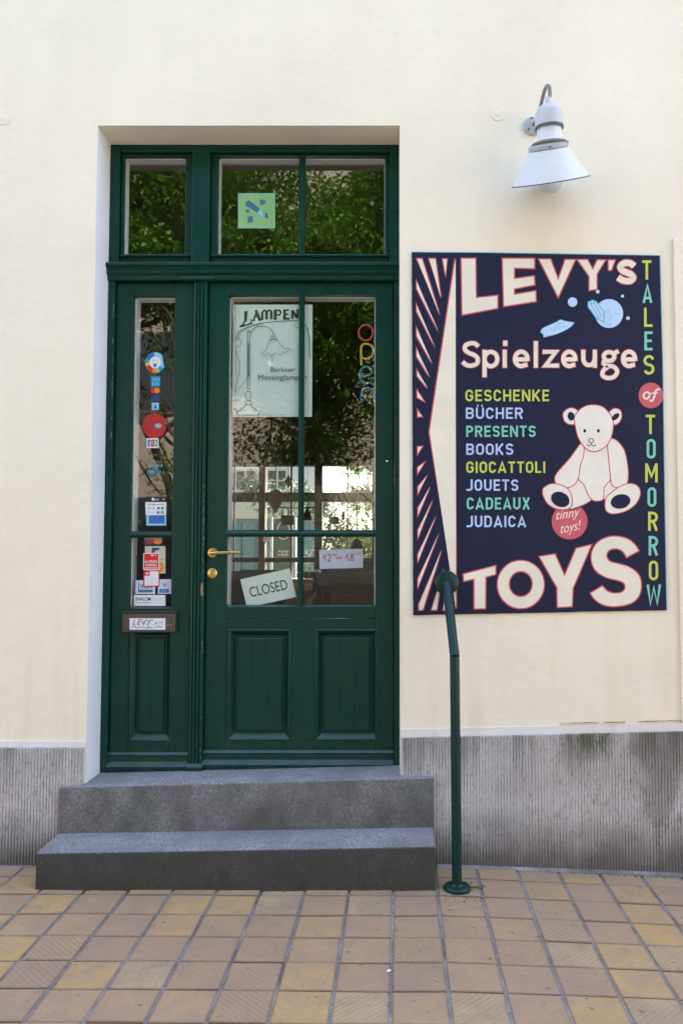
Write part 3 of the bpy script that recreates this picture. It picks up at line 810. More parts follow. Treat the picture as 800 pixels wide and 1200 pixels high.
# lever, rosettes, keyhole
hp = P(249.5, 647.8, LY)
hd = MB(); RXm = Matrix.Translation(hp) @ Matrix.Rotation(math.pi / 2, 4, 'X')
hd.lathe([(.027, 0), (.027, .004), (.024, .008), (.012, .010), (.010, .045), (.0001, .046)], 26, RXm)
c = Vector(hp)
hd.tube([c + Vector((-.004, -.045, 0)), c + Vector((.012, -.052, 0)), c + Vector((.04, -.054, -.001)), c + Vector((.09, -.053, .001)), c + Vector((.122, -.052, .002)), c + Vector((.145, -.046, .001))], [.009, .0105, .0098, .0088, .0085, .0075], 12)
ho = obj('handle', hd, M['brass'], door, smooth=40)
kp = P(248.7, 672, LY); hd = MB(); RXm = Matrix.Translation(kp) @ Matrix.Rotation(math.pi / 2, 4, 'X')
hd.lathe([(.026, 0), (.026, .004), (.022, .007), (.0001, .008)], 26, RXm); ko = obj('lock_plate', hd, M['brass'], door, smooth=40)
hd = MB(); hd.lathe([(.0085, .0082), (.0085, .0105), (.0001, .0108)], 16, RXm); k = Vector(kp); hd.cur = 1; hd.box(k.x - .0015, k.x + .0015, k.y - .0112, k.y - .0105, k.z - .006, k.z + .004)
hd.cur = 0; hd.box(k.x - .0055, k.x + .0055, k.y - .0104, k.y - .008, k.z - .017, k.z); obj('cylinder_lock', hd, [M['brass'], M['black']], ko)
# small catch near the right edge
cp = P(453.5, 540, LY); m = MB(); m.box(cp[0] - .006, cp[0] + .006, LY - .004, LY + .001, cp[2] - .002, cp[2] + .045); m.cur = 1; m.box(cp[0] - .007, cp[0] + .005, LY - .007, LY - .0045, cp[2] - .006, cp[2] + .002)
obj('catch', m, [M['black'], FM['white']], door)

# ---- letter slot
ls = thing('letter_slot', 'brown metal letter slot with a handwritten white name label', 'letter slot', P(174, 741, LY))
z0, z1 = Z(741.5, LY - .035), Z(718, LY - .035); x0, x1 = X(143.5, 730, LY - .035), X(205.5, 730, LY - .035)
q = MB(); q.prism_x([(LY, z0 + .004), (LY - .024, z0), (LY - .036, z0 + .004), (LY - .034, z1 - .022), (LY - .026, z1 - .004), (LY, z1)], x0, x1); obj('flap', q, M['brown'], ls, smooth=30, bevel=.0015)
q = MB(); q.box(x0 - .003, x1 + .003, LY - .031, LY - .0005, z1 + .0005, z1 + .006); obj('hood', q, M['brown'], ls, bevel=.001)
pr = Print(LY - .0355, .0022, .0003)
pr.rect(152, 724.5, 194, 738, FM['white'])
def wig(x0, y, s, n, seed, amp=1.2):
    r = random.Random(seed); return [(x0 + s * i, y + r.uniform(-amp, amp)) for i in range(n)]
for a, b in (((156, 732), (158, 726)), ((156, 732), (159, 731.5)), ((161, 732), (163, 726)), ((161, 732), (164, 731.5)), ((162, 729), (165, 728.5)), ((163, 726), (166, 725.8)), ((166.5, 726.5), (168, 732)), ((168, 732), (171.5, 726)),
             ((173, 726), (174.5, 729)), ((177, 726), (173, 732.5)), ((178, 725.8), (179, 727.5))): pr.line([a, b], .75, FM['dblue'])
for args in ((181, 730.5, .8, 5, 2), (186, 729.5, .9, 6, 3)): pr.line(wig(*args), .5, FM['dblue'])
for args in ((155, 735, .9, 13, 4), (169, 735.2, .9, 12, 5), (182, 734.5, .9, 10, 6)): pr.line(wig(*args), .5, FM['dblue'])
pr.line([(168, 733.5), (167.4, 736.8)], .5, FM['dblue'])
pr.build('name_label', ls)
for px in (197, 200.5):
    m = MB(); m.lathe([(.003, 0), (.003, .003), (.0001, .0035)], 10, Matrix.Translation(P(px, 732.5, LY - .0352)) @ Matrix.Rotation(math.pi / 2, 4, 'X')); obj('screw', m, M['lampgrey'], ls)

# ================================================================== STICKERS on the side leaf glass
GY = LY + .0245     # just in front of the panes (street side)
def sticker(name, label, f, cat='sticker', y=GY, group='stickers on the side glass'):
    pr = Print(y, .0004, .00012); f(pr)
    o = pr.build(name); tag(o, label, cat, group); return o
def s1(p):
    c = (182, 425)
    cols = ['lblue', 'blue', 'green', 'lime', 'orange', 'red', 'orange', 'yellow', 'lime', 'green', 'blue', 'lblue']
    p.poly(ell(c[0], c[1], 11.6, 12.2, 0, 40)[3:36], FM['lblue'])
    angs = [(200, 235, 'blue'), (178, 200, 'pgreen'), (160, 178, 'yellow'), (110, 160, 'red'), (85, 110, 'orange'), (60, 85, 'lime'), (35, 60, 'oblue'), (235, 262, 'blue')]
    for a, b, cn in angs:
        pts = [c] + [(c[0] + 11.6 * math.cos(math.radians(t)), c[1] + 12.2 * math.sin(math.radians(t))) for t in (a, (a + b) / 2, b)]
        p.poly(pts, FM[cn])
    p.poly(ell(c[0], c[1] - .3, 6.6, 7, 0, 24), FM['white']); p.rect(180, 426, 183.5, 430, FM['blue']); p.line([(178, 422), (186, 422)], .5, FM['grey'])
sticker('sticker', 'round rainbow-rimmed sticker, highest on the tall side glass', s1)
def s2(p): p.rect(177, 441, 188, 453, FM['oblue']); p.text('AM', 178.5, 186.5, 443, 446.5, FM['lblue']); p.text('EX', 178.5, 186.5, 448, 451.5, FM['lblue'])
sticker('sticker', 'small bright blue square sticker just below the round rainbow one', s2)
def s3(p): p.poly(ell(180.3, 457.5, 3.2, 3.6, 0, 18), FM['red']); p.poly(ell(184.2, 457.5, 3.2, 3.6, 0, 18), FM['orange'])
sticker('sticker', 'tiny sticker of overlapping red and orange discs', s3)
def s4(p): p.rect(177, 463, 188, 470.5, FM['dblue'])
sticker('sticker', 'tiny very dark blue sticker above the pale blue square', s4)
def s5(p): p.rect(178, 472, 186.5, 480.5, FM['lblue']); p.poly([(180, 478), (182.2, 473.6), (184.6, 478)], FM['blue']); p.line([(179, 479), (185.8, 479)], .5, FM['dblue'])
sticker('sticker', 'pale blue square sticker just above the red disc', s5)
def s6(p):
    p.poly(ell(181.2, 499, 14, 14.5, 0, 36), FM['dred']); p.line(catmull([(172, 493), (176, 495), (179, 502), (183, 509)], 4, False), 3.0, FM['maroon'])
    p.poly(ell(185.5, 499, 4.5, 3, 0, 16), FM['grey']); p.poly(ell(185.5, 499, 2.6, 1.5, 0, 12), FM['lblue'])
sticker('sticker', 'large plain red disc sticker halfway up the side glass', s6)
def s7(p):
    p.rect(172, 513.5, 186, 525, FM['white'])
    for i, (cn, ch) in enumerate((('blue', 'J'), ('red', 'C'), ('green', 'B'))):
        a = 173.2 + i * 4.1; p.poly([(a + .8, 515), (a + 3.6, 515), (a + 3.6, 523), (a, 523.6), (a, 516)], FM[cn]); p.text(ch, a + .8, a + 2.8, 517.3, 521, FM['white'])
sticker('sticker', 'white sticker with blue, red and green bars under the red disc', s7)
def s8(p):
    p.text('UNIVERSAL', 174, 191, 540, 543, FM['grey']); p.text('GALERIE', 174, 191, 544.3, 547.3, FM['lblue'])
sticker('sticker', 'faint two-line lettering sticker above the blue blot', s8)
def s9(p): p.poly(catmull([(172, 553), (175, 549), (179, 551), (184, 550), (190, 554), (184, 555), (178, 558), (174, 557)], 3), FM['teal']); p.text('M', 176.5, 180, 551.5, 555.5, FM['lblue'])
sticker('sticker', 'irregular dull blue blot sticker above the payment card notice', s9)
def s10(p):
    p.rect(171.5, 604, 195, 616, FM['lblue']); p.rect(174.8, 603, 192.8, 613.3, FM['blue'])
sticker('sticker', 'blue sticker with a pale border under the payment card notice', s10)
def s11(p):
    p.rect(171.5, 582, 195.5, 588.4, FM['black']); p.poly(ell(179.5, 585, 1.7, 1.7, 0, 12), FM['white']); p.text('pay', 181.5, 186.5, 583.8, 586.2, FM['white']); p.poly(ell(192, 585, .8, .8, 0, 8), FM['white'])
    p.poly([(170.3, 588.4), (195.2, 588.4), (195, 603.6), (171, 603.8)], FM['white'])
    for a, b, c in ((173, 177.5, 'grey'), (178.5, 182.5, 'dblue'), (183.8, 192, 'grey')): p.line([(a, 591.3), (b, 591.3)], .9, FM[c])
    p.line([(173.5, 595.5), (176.7, 595.5)], 1, FM['grey']); p.poly(ell(180, 595.5, 1.1, 1.1, 0, 10), FM['lime']); p.rect(184.5, 594, 187.2, 597, FM['blue']); p.rect(189, 594, 192, 597.2, FM['oblue'])
    p.rect(184, 599, 187, 602, FM['oblue']); p.rect(188.8, 599, 192, 602, FM['grey']); p.line([(173, 600.5), (181, 600.5)], .8, FM['lilac'])
sticker('sticker', 'payment card notice, white below a black strip', s11, y=GY - .002)
def s12(p):
    p.rect(169, 630.5, 191, 638.5, FM['dblue']); p.poly(ell(175.6, 634.3, 5.3, 3.4, 0, 16), FM['maroon']); p.poly(ell(185, 634.3, 5, 3.4, 0, 16), FM['orange']); p.rect(169, 629.6, 191, 631.8, FM['grey'])
sticker('sticker', 'dark blue sticker with dull red and orange ovals under the crossbar', s12)
def s13(p):
    p.rect(170, 640, 194, 672, FM['beige']); p.poly([(178, 642), (187, 642), (187, 644.4), (182.5, 645), (180, 648), (178, 648)], FM['dblue']); p.text('ems', 187.5, 192.5, 654, 656.5, FM['dblue'])
    p.poly(ell(187, 664.5, 5.2, 6, 0, 20), FM['orange']); p.line([(184, 664.5), (191, 664)], 1.1, FM['yellow'])
sticker('sticker', 'tall beige sticker with an orange disc, behind the red label', s13)
def s14(p):
    p.rect(168, 648, 187, 667.5, FM['white']); p.rect(169, 649, 186, 666.5, FM['red']); p.poly(ell(178.5, 650.8, 1.8, .9, 0, 10), FM['white']); p.line([(181, 650.8), (184.5, 650.5)], .5, FM['white'])
    p.text('city SPEZIAL', 169.6, 185.4, 656.6, 659.4, FM['white'], .02); p.text('SHOPPING', 171, 184, 660.8, 663.4, FM['white'], .02); p.line([(170, 665), (185, 664.8)], .6, FM['white'])
sticker('sticker', 'red square label with three lines of white lettering', s14, y=GY - .002)
def s15(p):
    p.rect(168.3, 668.5, 187, 687.5, FM['red']); p.poly([(175.5, 669.6), (186, 669.4), (185.8, 686.2), (169.6, 686.4), (169.6, 674.8), (175.5, 674.8)], FM['white'])
    p.poly(ell(172.6, 672, 1.9, 1.1, 0, 10), FM['white'])
    for y in (679, 682, 684.6): p.line([(170.8, y), (184, y - .3)], .5, FM['lilac'])
sticker('sticker', 'white label edged in red, hanging under the red square label', s15, y=GY - .002)
def s16(p):
    p.rect(159, 680, 182, 696, FM['lilac']); p.rect(162, 683, 163.2, 694, FM['teal']); p.rect(162, 691, 179, 694.2, FM['teal']); p.text('VISA', 164.5, 178.5, 684, 689.5, FM['dblue'], .02)
sticker('sticker', 'pale card sticker reading VISA over a teal bar', s16)
def s17(p):
    p.rect(185.2, 678.8, 200.8, 695.8, FM['lilac']); p.text('V', 190.5, 195.5, 683, 687.5, FM['dblue'], .02); p.rect(187, 690, 198.2, 694.6, FM['blue']); p.text('PAY', 189.5, 196, 691, 693.5, FM['lblue'])
sticker('sticker', 'pale card sticker with a large V over a blue bar', s17)
def s18(p):
    p.rect(157.3, 697.2, 194, 710, FM['white']); p.text('SHALOM', 159.2, 176.6, 700, 703.8, FM['black'], .02); p.text('BERLIN', 177.5, 192, 700.2, 703.8, FM['lilac']); p.line([(159.4, 706.2), (176, 706.2)], .8, FM['grey'])
sticker('sticker', 'white strip sticker reading SHALOM BERLIN at the foot of the glass', s18, y=GY - .001)
# green sticker in the window over the door
TY = sy + .0262
def s19(p):
    p.rect(279, 226.5, 322.3, 267.5, FM['ltteal']); p.rect(280, 228, 321.5, 266, FM['lime'])
    for i in range(13): p.line([(282 + i * 3.1, 229), (282 + i * 3.1, 265)], .8, FM['ltteal'])
    p.poly([(288, 237), (292, 234.5), (304, 244), (301.5, 249), (288, 241)], FM['teal']); p.poly([(304.5, 234), (311, 235), (310.5, 239), (305, 240.5)], FM['teal'])
    p.poly(ell(290, 247.3, 2, 2, 0, 10), FM['teal']); p.poly([(290, 254), (295.8, 253), (296.2, 260.3), (290.5, 260.8)], FM['teal'])
    p.poly([(301.5, 249), (306, 245), (309, 254), (303.5, 252)], FM['lblue']); p.poly([(310.5, 249.5), (313.5, 250), (314, 256), (311, 255)], FM['teal'])
pr = Print(TY, .0006, .0002); s19(pr); tag(pr.build('window_sticker'), 'square lime striped sticker with blue blocks in the window over the door', 'sticker')

# ---- lamp poster inside the door glass
PY = LY + .036
pr = Print(PY, .0010, .0002)
pr.rect(273.3, 357, 365.5, 488.5, FM['paper'])
def LC(pts, k=(250, 350)): return [(k[0] + x / 6.154, k[1] + y / 6.154) for x, y in pts]
B_, T_ = FM['black'], FM['teal']
ln = lambda pts, w_=.6, sub=4: pr.line(catmull(LC(pts), sub, False), w_ * .8, B_)
pr.poly(LC([(222, 92), (248, 88), (242, 160), (225, 175), (228, 190), (275, 168), (262, 150), (278, 150), (282, 182), (225, 200), (195, 208), (185, 200), (212, 182), (222, 160)]), B_)
# lettering A M P E N drawn in strokes with flared feet
st = lambda pts, w_=2.4: pr.line(LC(pts), w_, B_)
st([(290, 158), (312, 88)], 2.0); st([(308, 88), (335, 155)], 3.2); st([(300, 132), (326, 128)], 1.4); st([(282, 158), (300, 158)], 1.4); st([(325, 156), (345, 154)], 1.4); st([(300, 86), (318, 84)], 1.4)
st([(352, 154), (352, 98)], 2.8); st([(352, 98), (368, 84), (384, 92)], 2.0); st([(384, 90), (384, 150)], 2.8); st([(384, 95), (402, 82), (418, 92)], 2.0); st([(418, 90), (418, 148)], 2.8)
st([(446, 148), (446, 84)], 3.2); st([(446, 84), (478, 84), (490, 98), (478, 116), (448, 118)], 1.8); st([(436, 148), (458, 147)], 1.4); st([(436, 84), (446, 84)], 1.4)
st([(512, 146), (512, 84)], 3.2); st([(505, 84), (545, 82)], 1.8); st([(512, 112), (538, 111)], 1.6); st([(505, 145), (550, 143)], 2.0)
st([(570, 144), (570, 84)], 2.6); st([(568, 84), (606, 142)], 2.8); st([(606, 142), (606, 82)], 2.0); st([(600, 82), (618, 82)], 1.4)
ln([(165, 300), (185, 240), (250, 205), (330, 180), (430, 168), (530, 160), (620, 162), (670, 200), (690, 280), (694, 420)], .9)
ln([(175, 300), (205, 240), (270, 200), (340, 182)], .5); ln([(590, 178), (582, 195), (600, 212), (618, 200)], .5); ln([(650, 180), (680, 215), (685, 260)], .6)
ln([(185, 285), (198, 300), (195, 335), (178, 348), (168, 335)], .5); ln([(160, 340), (170, 400), (190, 470), (186, 540), (170, 600), (158, 680)], .6); ln([(165, 345), (160, 450), (165, 560)], .4)
ln([(158, 675), (200, 630), (240, 580), (265, 535)], .5); ln([(150, 60), (160, 110), (150, 180), (155, 330)], .4)
st([(246, 240), (247, 640)], .7); st([(262, 270), (262, 640)], .5); st([(254, 330), (254, 560)], .9)
for y in (236, 328, 484): pr.poly(ell(*LC([(254, y)])[0], 2.2, 1.6, 0, 12), FM['grey'])
ln([(262, 275), (275, 235), (310, 205), (350, 198), (400, 208), (425, 235), (432, 255)], .9)
for y, w_ in ((262, 14), (276, 22), (290, 28), (298, 30)): ln([(432 - w_, y + 2), (432, y - 3), (436 + w_, y + 2)], .7)
ln([(405, 300), (390, 345), (370, 380), (345, 390), (350, 405), (375, 408), (395, 392), (420, 412), (450, 388), (480, 408), (500, 385), (520, 388), (545, 370), (540, 355), (520, 362), (495, 345), (470, 310), (465, 298)], .8)
st([(424, 412), (424, 458)], .5)
for pts in ([(238, 650), (268, 650)], [(240, 668), (266, 668)], [(240, 735), (270, 735)], [(225, 765), (278, 765)]): ln(pts, .8)
ln([(244, 668), (230, 695), (232, 715), (244, 735)], .7); ln([(262, 668), (272, 695), (270, 715), (262, 735)], .7)
ln([(240, 738), (228, 760), (230, 775), (205, 795), (175, 815), (172, 836), (250, 840), (328, 836), (325, 815), (300, 795), (272, 775), (276, 760), (266, 738)], .8)
pr.text('Berliner', *[LC([(413, 0)])[0][0], LC([(585, 0)])[0][0]], LC([(0, 494)])[0][1], LC([(0, 528)])[0][1], B_, 0)
pr.text('Messinglampen', *[LC([(323, 0)])[0][0], LC([(674, 0)])[0][0]], LC([(0, 548)])[0][1], LC([(0, 584)])[0][1], B_, 0)
pr.text('Messing und Tiffany', *[LC([(352, 0)])[0][0], LC([(528, 0)])[0][0]], LC([(0, 831)])[0][1], LC([(0, 841)])[0][1], FM['grey'])
po = pr.build('poster'); 
tag(po, 'pale lamp shop poster with a drawn brass lamp behind the door glass', 'poster')
m = MB(); a = P(273.3, 357, PY); b = P(365.5, 488.5, PY); m.box(a[0], b[0], PY - .0008, PY, b[2], a[2]); obj('paper_sheet', m, FM['paper'], po)

# ---- CLOSED sign, tilted, hanging on a string
CY = LY + .040
pr = Print(CY, .0028, .0002)
quad_ = [(281.5, 679), (339.5, 666), (347, 699.5), (289.5, 712)]
pr.poly(quad_, FM['paper'])
def clmap(p):
    u, v = p; a, b, c, d = quad_
    return ((1 - u) * (1 - v) * a[0] + u * (1 - v) * b[0] + u * v * c[0] + (1 - u) * v * d[0], (1 - u) * (1 - v) * a[1] + u * (1 - v) * b[1] + u * v * c[1] + (1 - u) * v * d[1])
pr.text('CLOSED', .12, .88, .34, .68, B_, .006, 0, 4, clmap)
cs = thing('closed_sign', 'pale card reading CLOSED hanging tilted on a thin string', 'sign', P(313, 705, CY))
m = MB(); pts = [P(x, y, CY) for x, y in quad_]; pf = [(x, y - .0026, z) for x, y, z in pts]
m.quad(*pf); m.quad(*pts)
for i in range(4): j = (i + 1) % 4; m.quad(pf[i], pf[j], pts[j], pts[i])
obj('card', m, FM['paper'], cs); pr.build('lettering', cs)
hook = Vector(P(312, 633, CY - .002))
m = MB(); m.tube([Vector(P(292, 677.5, CY - .002)), hook], .0011, 6); m.tube([hook, Vector(P(331, 668.5, CY - .002))], .0011, 6); obj('string', m, M['black'], cs)
m = MB(); m.lathe([(.016, 0), (.014, .005), (.006, .009), (.004, .016), (.0001, .017)], 16, Matrix.Translation(hook + Vector((0, -.006, .004))) @ Matrix.Rotation(-math.pi / 2, 4, 'X')); obj('suction_cup', m, FM['beige'], cs, smooth=40)

# ---- opening hours card
pr = Print(LY + .036, .0009, .0002)
pr.poly([(373.8, 644.6), (425, 643), (425.2, 665.3), (374.3, 666.8)], FM['lilac'])
R_ = FM['redpen']; K = lambda pts: [(350 + x / 8, 620 + y / 8) for x, y in pts]
pl = lambda pts, w_=1.1: pr.line(catmull(K(pts), 4, False), w_, R_)
pl([(220, 275), (235, 255), (246, 240)]); pl([(246, 240), (250, 305)]); pl([(268, 250), (285, 235), (298, 250), (292, 272), (272, 300)]); pl([(272, 300), (302, 300)])
pl([(345, 275), (370, 270), (408, 268)], 1.3); pl([(432, 270), (445, 252), (456, 235)]); pl([(456, 235), (460, 298)])
pl([(508, 235), (490, 238), (488, 255), (505, 268), (512, 285), (500, 297), (484, 288), (490, 270), (508, 255), (508, 236)])
for cx, cy in ((325, 242), (345, 242), (538, 228), (565, 228)): pr.ring(ell(*K([(cx, cy)])[0], 1.1, .9, 0, 10), .5, R_)
tag(pr.build('hours_card'), 'white card with handwritten red hours 12 to 18', 'sign')

# ---- open letters
ol = thing('open_letters', 'four coloured tube letters spelling open down the door glass', 'sign', P(429, 475, LY + .05))
OY = LY + .046
def tubel(pts, c, closed=False, lab=None):
    m = MB(); P3 = [Vector(P(x, y, OY)) for x, y in pts]; m.tube(P3, .0062, 8)
    o = obj('letter', m, c, ol, smooth=60); o['label'] = lab
rd = plain('letter_red', (.60, .07, .04), .35); ye = plain('letter_yellow', (.65, .55, .04), .35); te = plain('letter_teal', (.03, .34, .26), .35); bl = plain('letter_blue', (.02, .20, .40), .35)
tubel([(428.5 + 8.3 * math.sin(t), 390 - 9.2 * math.cos(t)) for t in [i * .33 for i in range(20)]], rd, lab='red tube letter o')
tubel(catmull([(423.3, 428), (423, 415), (423.3, 406), (428, 403), (435, 405), (437.5, 412), (434, 419), (428, 420.5), (424.5, 419)], 3, False), ye, lab='yellow tube letter p')
tubel(catmull([(423, 441.5), (429, 440.5), (435.5, 437), (433, 431), (427.5, 430), (422.5, 434.5), (421.8, 442), (426, 449), (435, 448)], 3, False), te, lab='teal tube letter e')
tubel(catmull([(423.5, 472), (423.2, 462), (426.5, 456), (433, 455.3), (437.5, 460), (438.3, 471)], 3, False), bl, lab='blue tube letter n')

# ================================================================== STEPS
def step(name, label, x0, x1, y0, y1, zb0, zb1, zt0, zt1, mt):
    m = MB(); rr = random.Random(len(label)); n = 90
    # worn front edge: stepwise profile
    rows = []
    for i in range(n + 1):
        x = x0 + (x1 - x0) * i / n; zt = zt0 + (zt1 - zt0) * i / n; zb = zb0 + (zb1 - zb0) * i / n
        j = rr.uniform(-.0016, .0010) - (.004 if rr.random() < .08 else 0); k = rr.uniform(-.0010, .0018) + (.004 if rr.random() < .08 else 0)
        ring = [(x, y0, zb), (x, y0 + k * .4, zt - .010 + j), (x, y0 + .004 + k * .5, zt - .0035 + j * .5), (x, y0 + .014 + k, zt), (x, y1, zt), (x, y1, zb)]
        rows.append([len(m.v) + q for q in range(6)]); m.v += ring
    for i in range(n):
        for q in range(6):
            r = (q + 1) % 6; m.f.append((rows[i][q], rows[i + 1][q], rows[i + 1][r], rows[i][r])); m.m.append(0)
    m.f.append(tuple(reversed(rows[0]))); m.f.append(tuple(rows[-1])); m.m += [0, 0]
    o = obj(name, m, mt, smooth=35); tag(o, label, 'step'); return o
Yu, Yl = -.055, -.305
step('stone_step', 'upper grey granite step directly under the green door', X(70, 922, Yu), X(508, 911, Yu), Yu, FY + .012, Z(999.5, Yl) + .0006, Z(991.5, Yl) + .0006, Z(922.5, Yu), Z(911, Yu), M['step_up'])
step('stone_step', 'lower dark stained stone step resting on the tiles', X(42.3, 1020, Yl), X(510, 1015, Yl), Yl, 0.0, .02, .02, Z(999.5, Yl), Z(991.5, Yl), M['step_low'])

# ================================================================== PAVEMENT of single tiles
ground = tag(obj('ground', MB().box(-60, 60, -60, -3.4, -.02, .0).box(-60, 60, -3.4, 60, -.25, -.08), M['ground']), kind='structure')
def gz(x, y):
    z = .086
    if x > .25: z -= (x - .25) * .036
    if x < -1.5: z += 0
    if y < -1.2: z += (y + 1.2) * .012
    z += .0015 * math.sin(3.1 * x + 1.3 * y)
    return z
pv_ = MB(); nx, ny = 44, 20; gx0, gx1, gy0, gy1 = -4.4, 4.4, -3.4, .0
for i in range(nx + 1):
    for j in range(ny + 1):
        x = gx0 + (gx1 - gx0) * i / nx; y = gy0 + (gy1 - gy0) * j / ny; pv_.v.append((x, y, gz(x, y) - .009))
for i in range(nx):
    for j in range(ny):
        a = i * (ny + 1) + j; pv_.f.append((a, a + ny + 1, a + ny + 2, a + 1)); pv_.m.append(0)
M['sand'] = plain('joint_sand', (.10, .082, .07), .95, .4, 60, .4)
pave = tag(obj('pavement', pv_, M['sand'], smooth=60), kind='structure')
TW, TD = .192, .1945
ROT = .018
rj = random.Random(61)
for c in range(-20, 22):
    q = MB(); pl_ = []
    for k in range(0, 61):
        v = -2.8 + k * 3.16 / 60; x = .031 + c * TW + ROT * v; y = -.36 + v - ROT * c * TW * .5
        w_ = .0060 + rj.uniform(-.0008, .0008); z = gz(x, y) - .0022 + rj.uniform(-.0008, .0012); q.v += [(x - w_, y, z), (x + w_, y, z)]
        if k: n_ = len(q.v); q.f.append((n_ - 4, n_ - 3, n_ - 1, n_ - 2)); q.m.append(0)
    if c in (-7, -6, -5, -4, -3, -2, -1, 0, 1): # these run under the steps and are cut there
        lim = Yl - .002; keep = [f for f in q.f if max(q.v[i][1] for i in f) < lim or not (-1.55 < q.v[f[0]][0] < .2)]; q.f = keep; q.m = [0] * len(keep)
    q.f = [f for f in q.f if max(q.v[i][1] for i in f) < -.03]; q.m = [0] * len(q.f)
    obj('joint', q, M['mortar'], pave, weld=False)
def tile_mesh(mt, seed):
    rr = random.Random(seed); m = MB(); a, b = TW / 2 - .0042, TD / 2 - .0030; c = .0030
    cs = []
    for sx, sy_ in ((-1, -1), (1, -1), (1, 1), (-1, 1)):
        jx, jy = rr.uniform(-.001, .0006), rr.uniform(-.0008, .0003)
        cs.append((sx * (a + jx), sy_ * (b + jy)))
    lo = [(x, y, -.03) for x, y in cs]; md = [(x, y, -.0022) for x, y in cs]; tp = [(x - math.copysign(c, x), y - math.copysign(c, y), 0) for x, y in cs]
    m.quad(*tp)
    for i in range(4):
        j = (i + 1) % 4; m.quad(md[i], md[j], tp[j], tp[i]); m.quad(lo[i], lo[j], md[j], md[i])
    return m.mesh('tile', [mt])
TM = {k: [tile_mesh(M[k], i * 7 + len(k)) for i in range(2)] for k in ('tile_y', 'tile_p', 'tile_yr', 'tile_pr')}
tr = random.Random(23)
far = MB(); nt_ = 0
X0T, Y0T = .031, -.36
for r in range(-14, 3):
    for c in range(-21, 22):
        u = (c + .5) * TW; v = (r + .5) * TD
        x = X0T + u + ROT * v; y = Y0T + v - ROT * u * .5
        if y > -.02 - TD / 2 + .04 and y > -.09: pass
        if y + TD / 2 > -.030 - .004:
            # row against the wall is cut to fit
            cut = (y + TD / 2) + .036
            if cut > TD * .8: continue
        else: cut = 0
        if abs(x) > 4.2: continue
        xl, xr = X(42.3, 1020, Yl), X(510, 1015, Yl)
        if xl < x < xr - .02 and y > Yl + .06: continue
        dist = math.hypot(x + .1, y + 0)
        near_wall = max(0, 1 + y / .9)
        right = max(0, min(1, (x - .1) / .9))
        py_ = .16 + .30 * near_wall + .38 * right + (.12 if x < -1.3 else 0)
        yel = tr.random() < py_; rib = tr.random() < .33
        key = ('tile_y' if yel else 'tile_p') + ('r' if rib else '')
        me = tr.choice(TM[key])
        z = gz(x, y) + tr.uniform(-.0020, .0020)
        slope = (gz(x + .09, y) - gz(x - .09, y)) / .18; sly = (gz(x, y + .09) - gz(x, y - .09)) / .18
        sc_ = 1 - cut / TD
        if -2.15 < x < 1.95 and y > -1.62:
            o = bpy.data.objects.new('tile', me); COL.objects.link(o); o.parent = pave
            o.location = (x, y - cut / 2, z); o.scale = (1, sc_, 1)
            o.rotation_euler = (sly + tr.uniform(-.008, .008), -slope + tr.uniform(-.008, .008), -ROT * .5 + tr.uniform(-.007, .007)); nt_ += 1
        else:
            n = len(far.v); a, b = TW / 2 - .003, (TD / 2 - .002)
            P4 = [(x - a, y - cut / 2 - b * sc_), (x + a, y - cut / 2 - b * sc_), (x + a, y - cut / 2 + b * sc_), (x - a, y - cut / 2 + b * sc_)]
            far.cur = 0 if yel else 1
            far.quad(*[(p[0], p[1], gz(*p)) for p in P4])
            for i in range(4):
                j = (i + 1) % 4; far.quad((*P4[i], gz(*P4[i]) - .02), (*P4[j], gz(*P4[j]) - .02), (*P4[j], gz(*P4[j])), (*P4[i], gz(*P4[i])))
o_ = obj('tile_field', far, [tile_mat('far_yellow_tile', YEL1, YEL2, None, .7, False), tile_mat('far_dusty_tile', PIN1, PIN2, None, .8, False)], pave, weld=False); o_['kind'] = 'stuff'
print('TILES', nt_)
# mortar fillet at the wall foot and grit along it
m = MB()
m.prism_x([(-.05, .06), (-.048, .0885), (-.030, .098), (-.030, .06)], .24, .95, -.024)
m.prism_x([(-.05, .036), (-.048, .0645), (-.030, .074), (-.030, .036)], .95, 3.5, -.09)
m.prism_x([(-.05, .06), (-.048, .086), (-.030, .092), (-.030, .06)], -4.2, X(42, 1020, Yl) - .001, 0)
obj('mortar_fillet', m, M['mortar'], pave)
M['grit'] = plain('dark_grit', (.07, .06, .045), .95, .5, 80)
m = MB(); rr = random.Random(77)
def grit(x, y, s):
    z = gz(x, y); k = rr.uniform(.5, 1)
    m.v += [(x - s, y, z - .001), (x + s * k, y - s, z - .001), (x + s, y + s * k, z - .001), (x, y, z + s * .8)]; n = len(m.v) - 4
    for f in ((0, 1, 3), (1, 2, 3), (2, 0, 3)): m.f.append(tuple(n + i for i in f)); m.m.append(0)
for i in range(420):
    x = rr.uniform(.23, 1.6); grit(x, -.05 - abs(rr.gauss(0, .012)), rr.uniform(.001, .0032))
for i in range(380):
    x = rr.uniform(-1.55, .22); grit(x, Yl - abs(rr.gauss(0, .006)), rr.uniform(.001, .003))
for i in range(200): grit(rr.uniform(.22, .42), -.3 + rr.gauss(0, .07), rr.uniform(.001, .004))
for i in range(160): grit(rr.uniform(-2.0, -1.55), rr.uniform(-.25, -.04), rr.uniform(.001, .003))
for i in range(150): grit(rr.uniform(-1.6, 1.6), rr.uniform(-1.3, -.1), rr.uniform(.0008, .0018))
tag(obj('dirt', m, M['grit'], weld=False), 'loose dark grit lying along the wall and step foot', 'grit', kind='stuff')
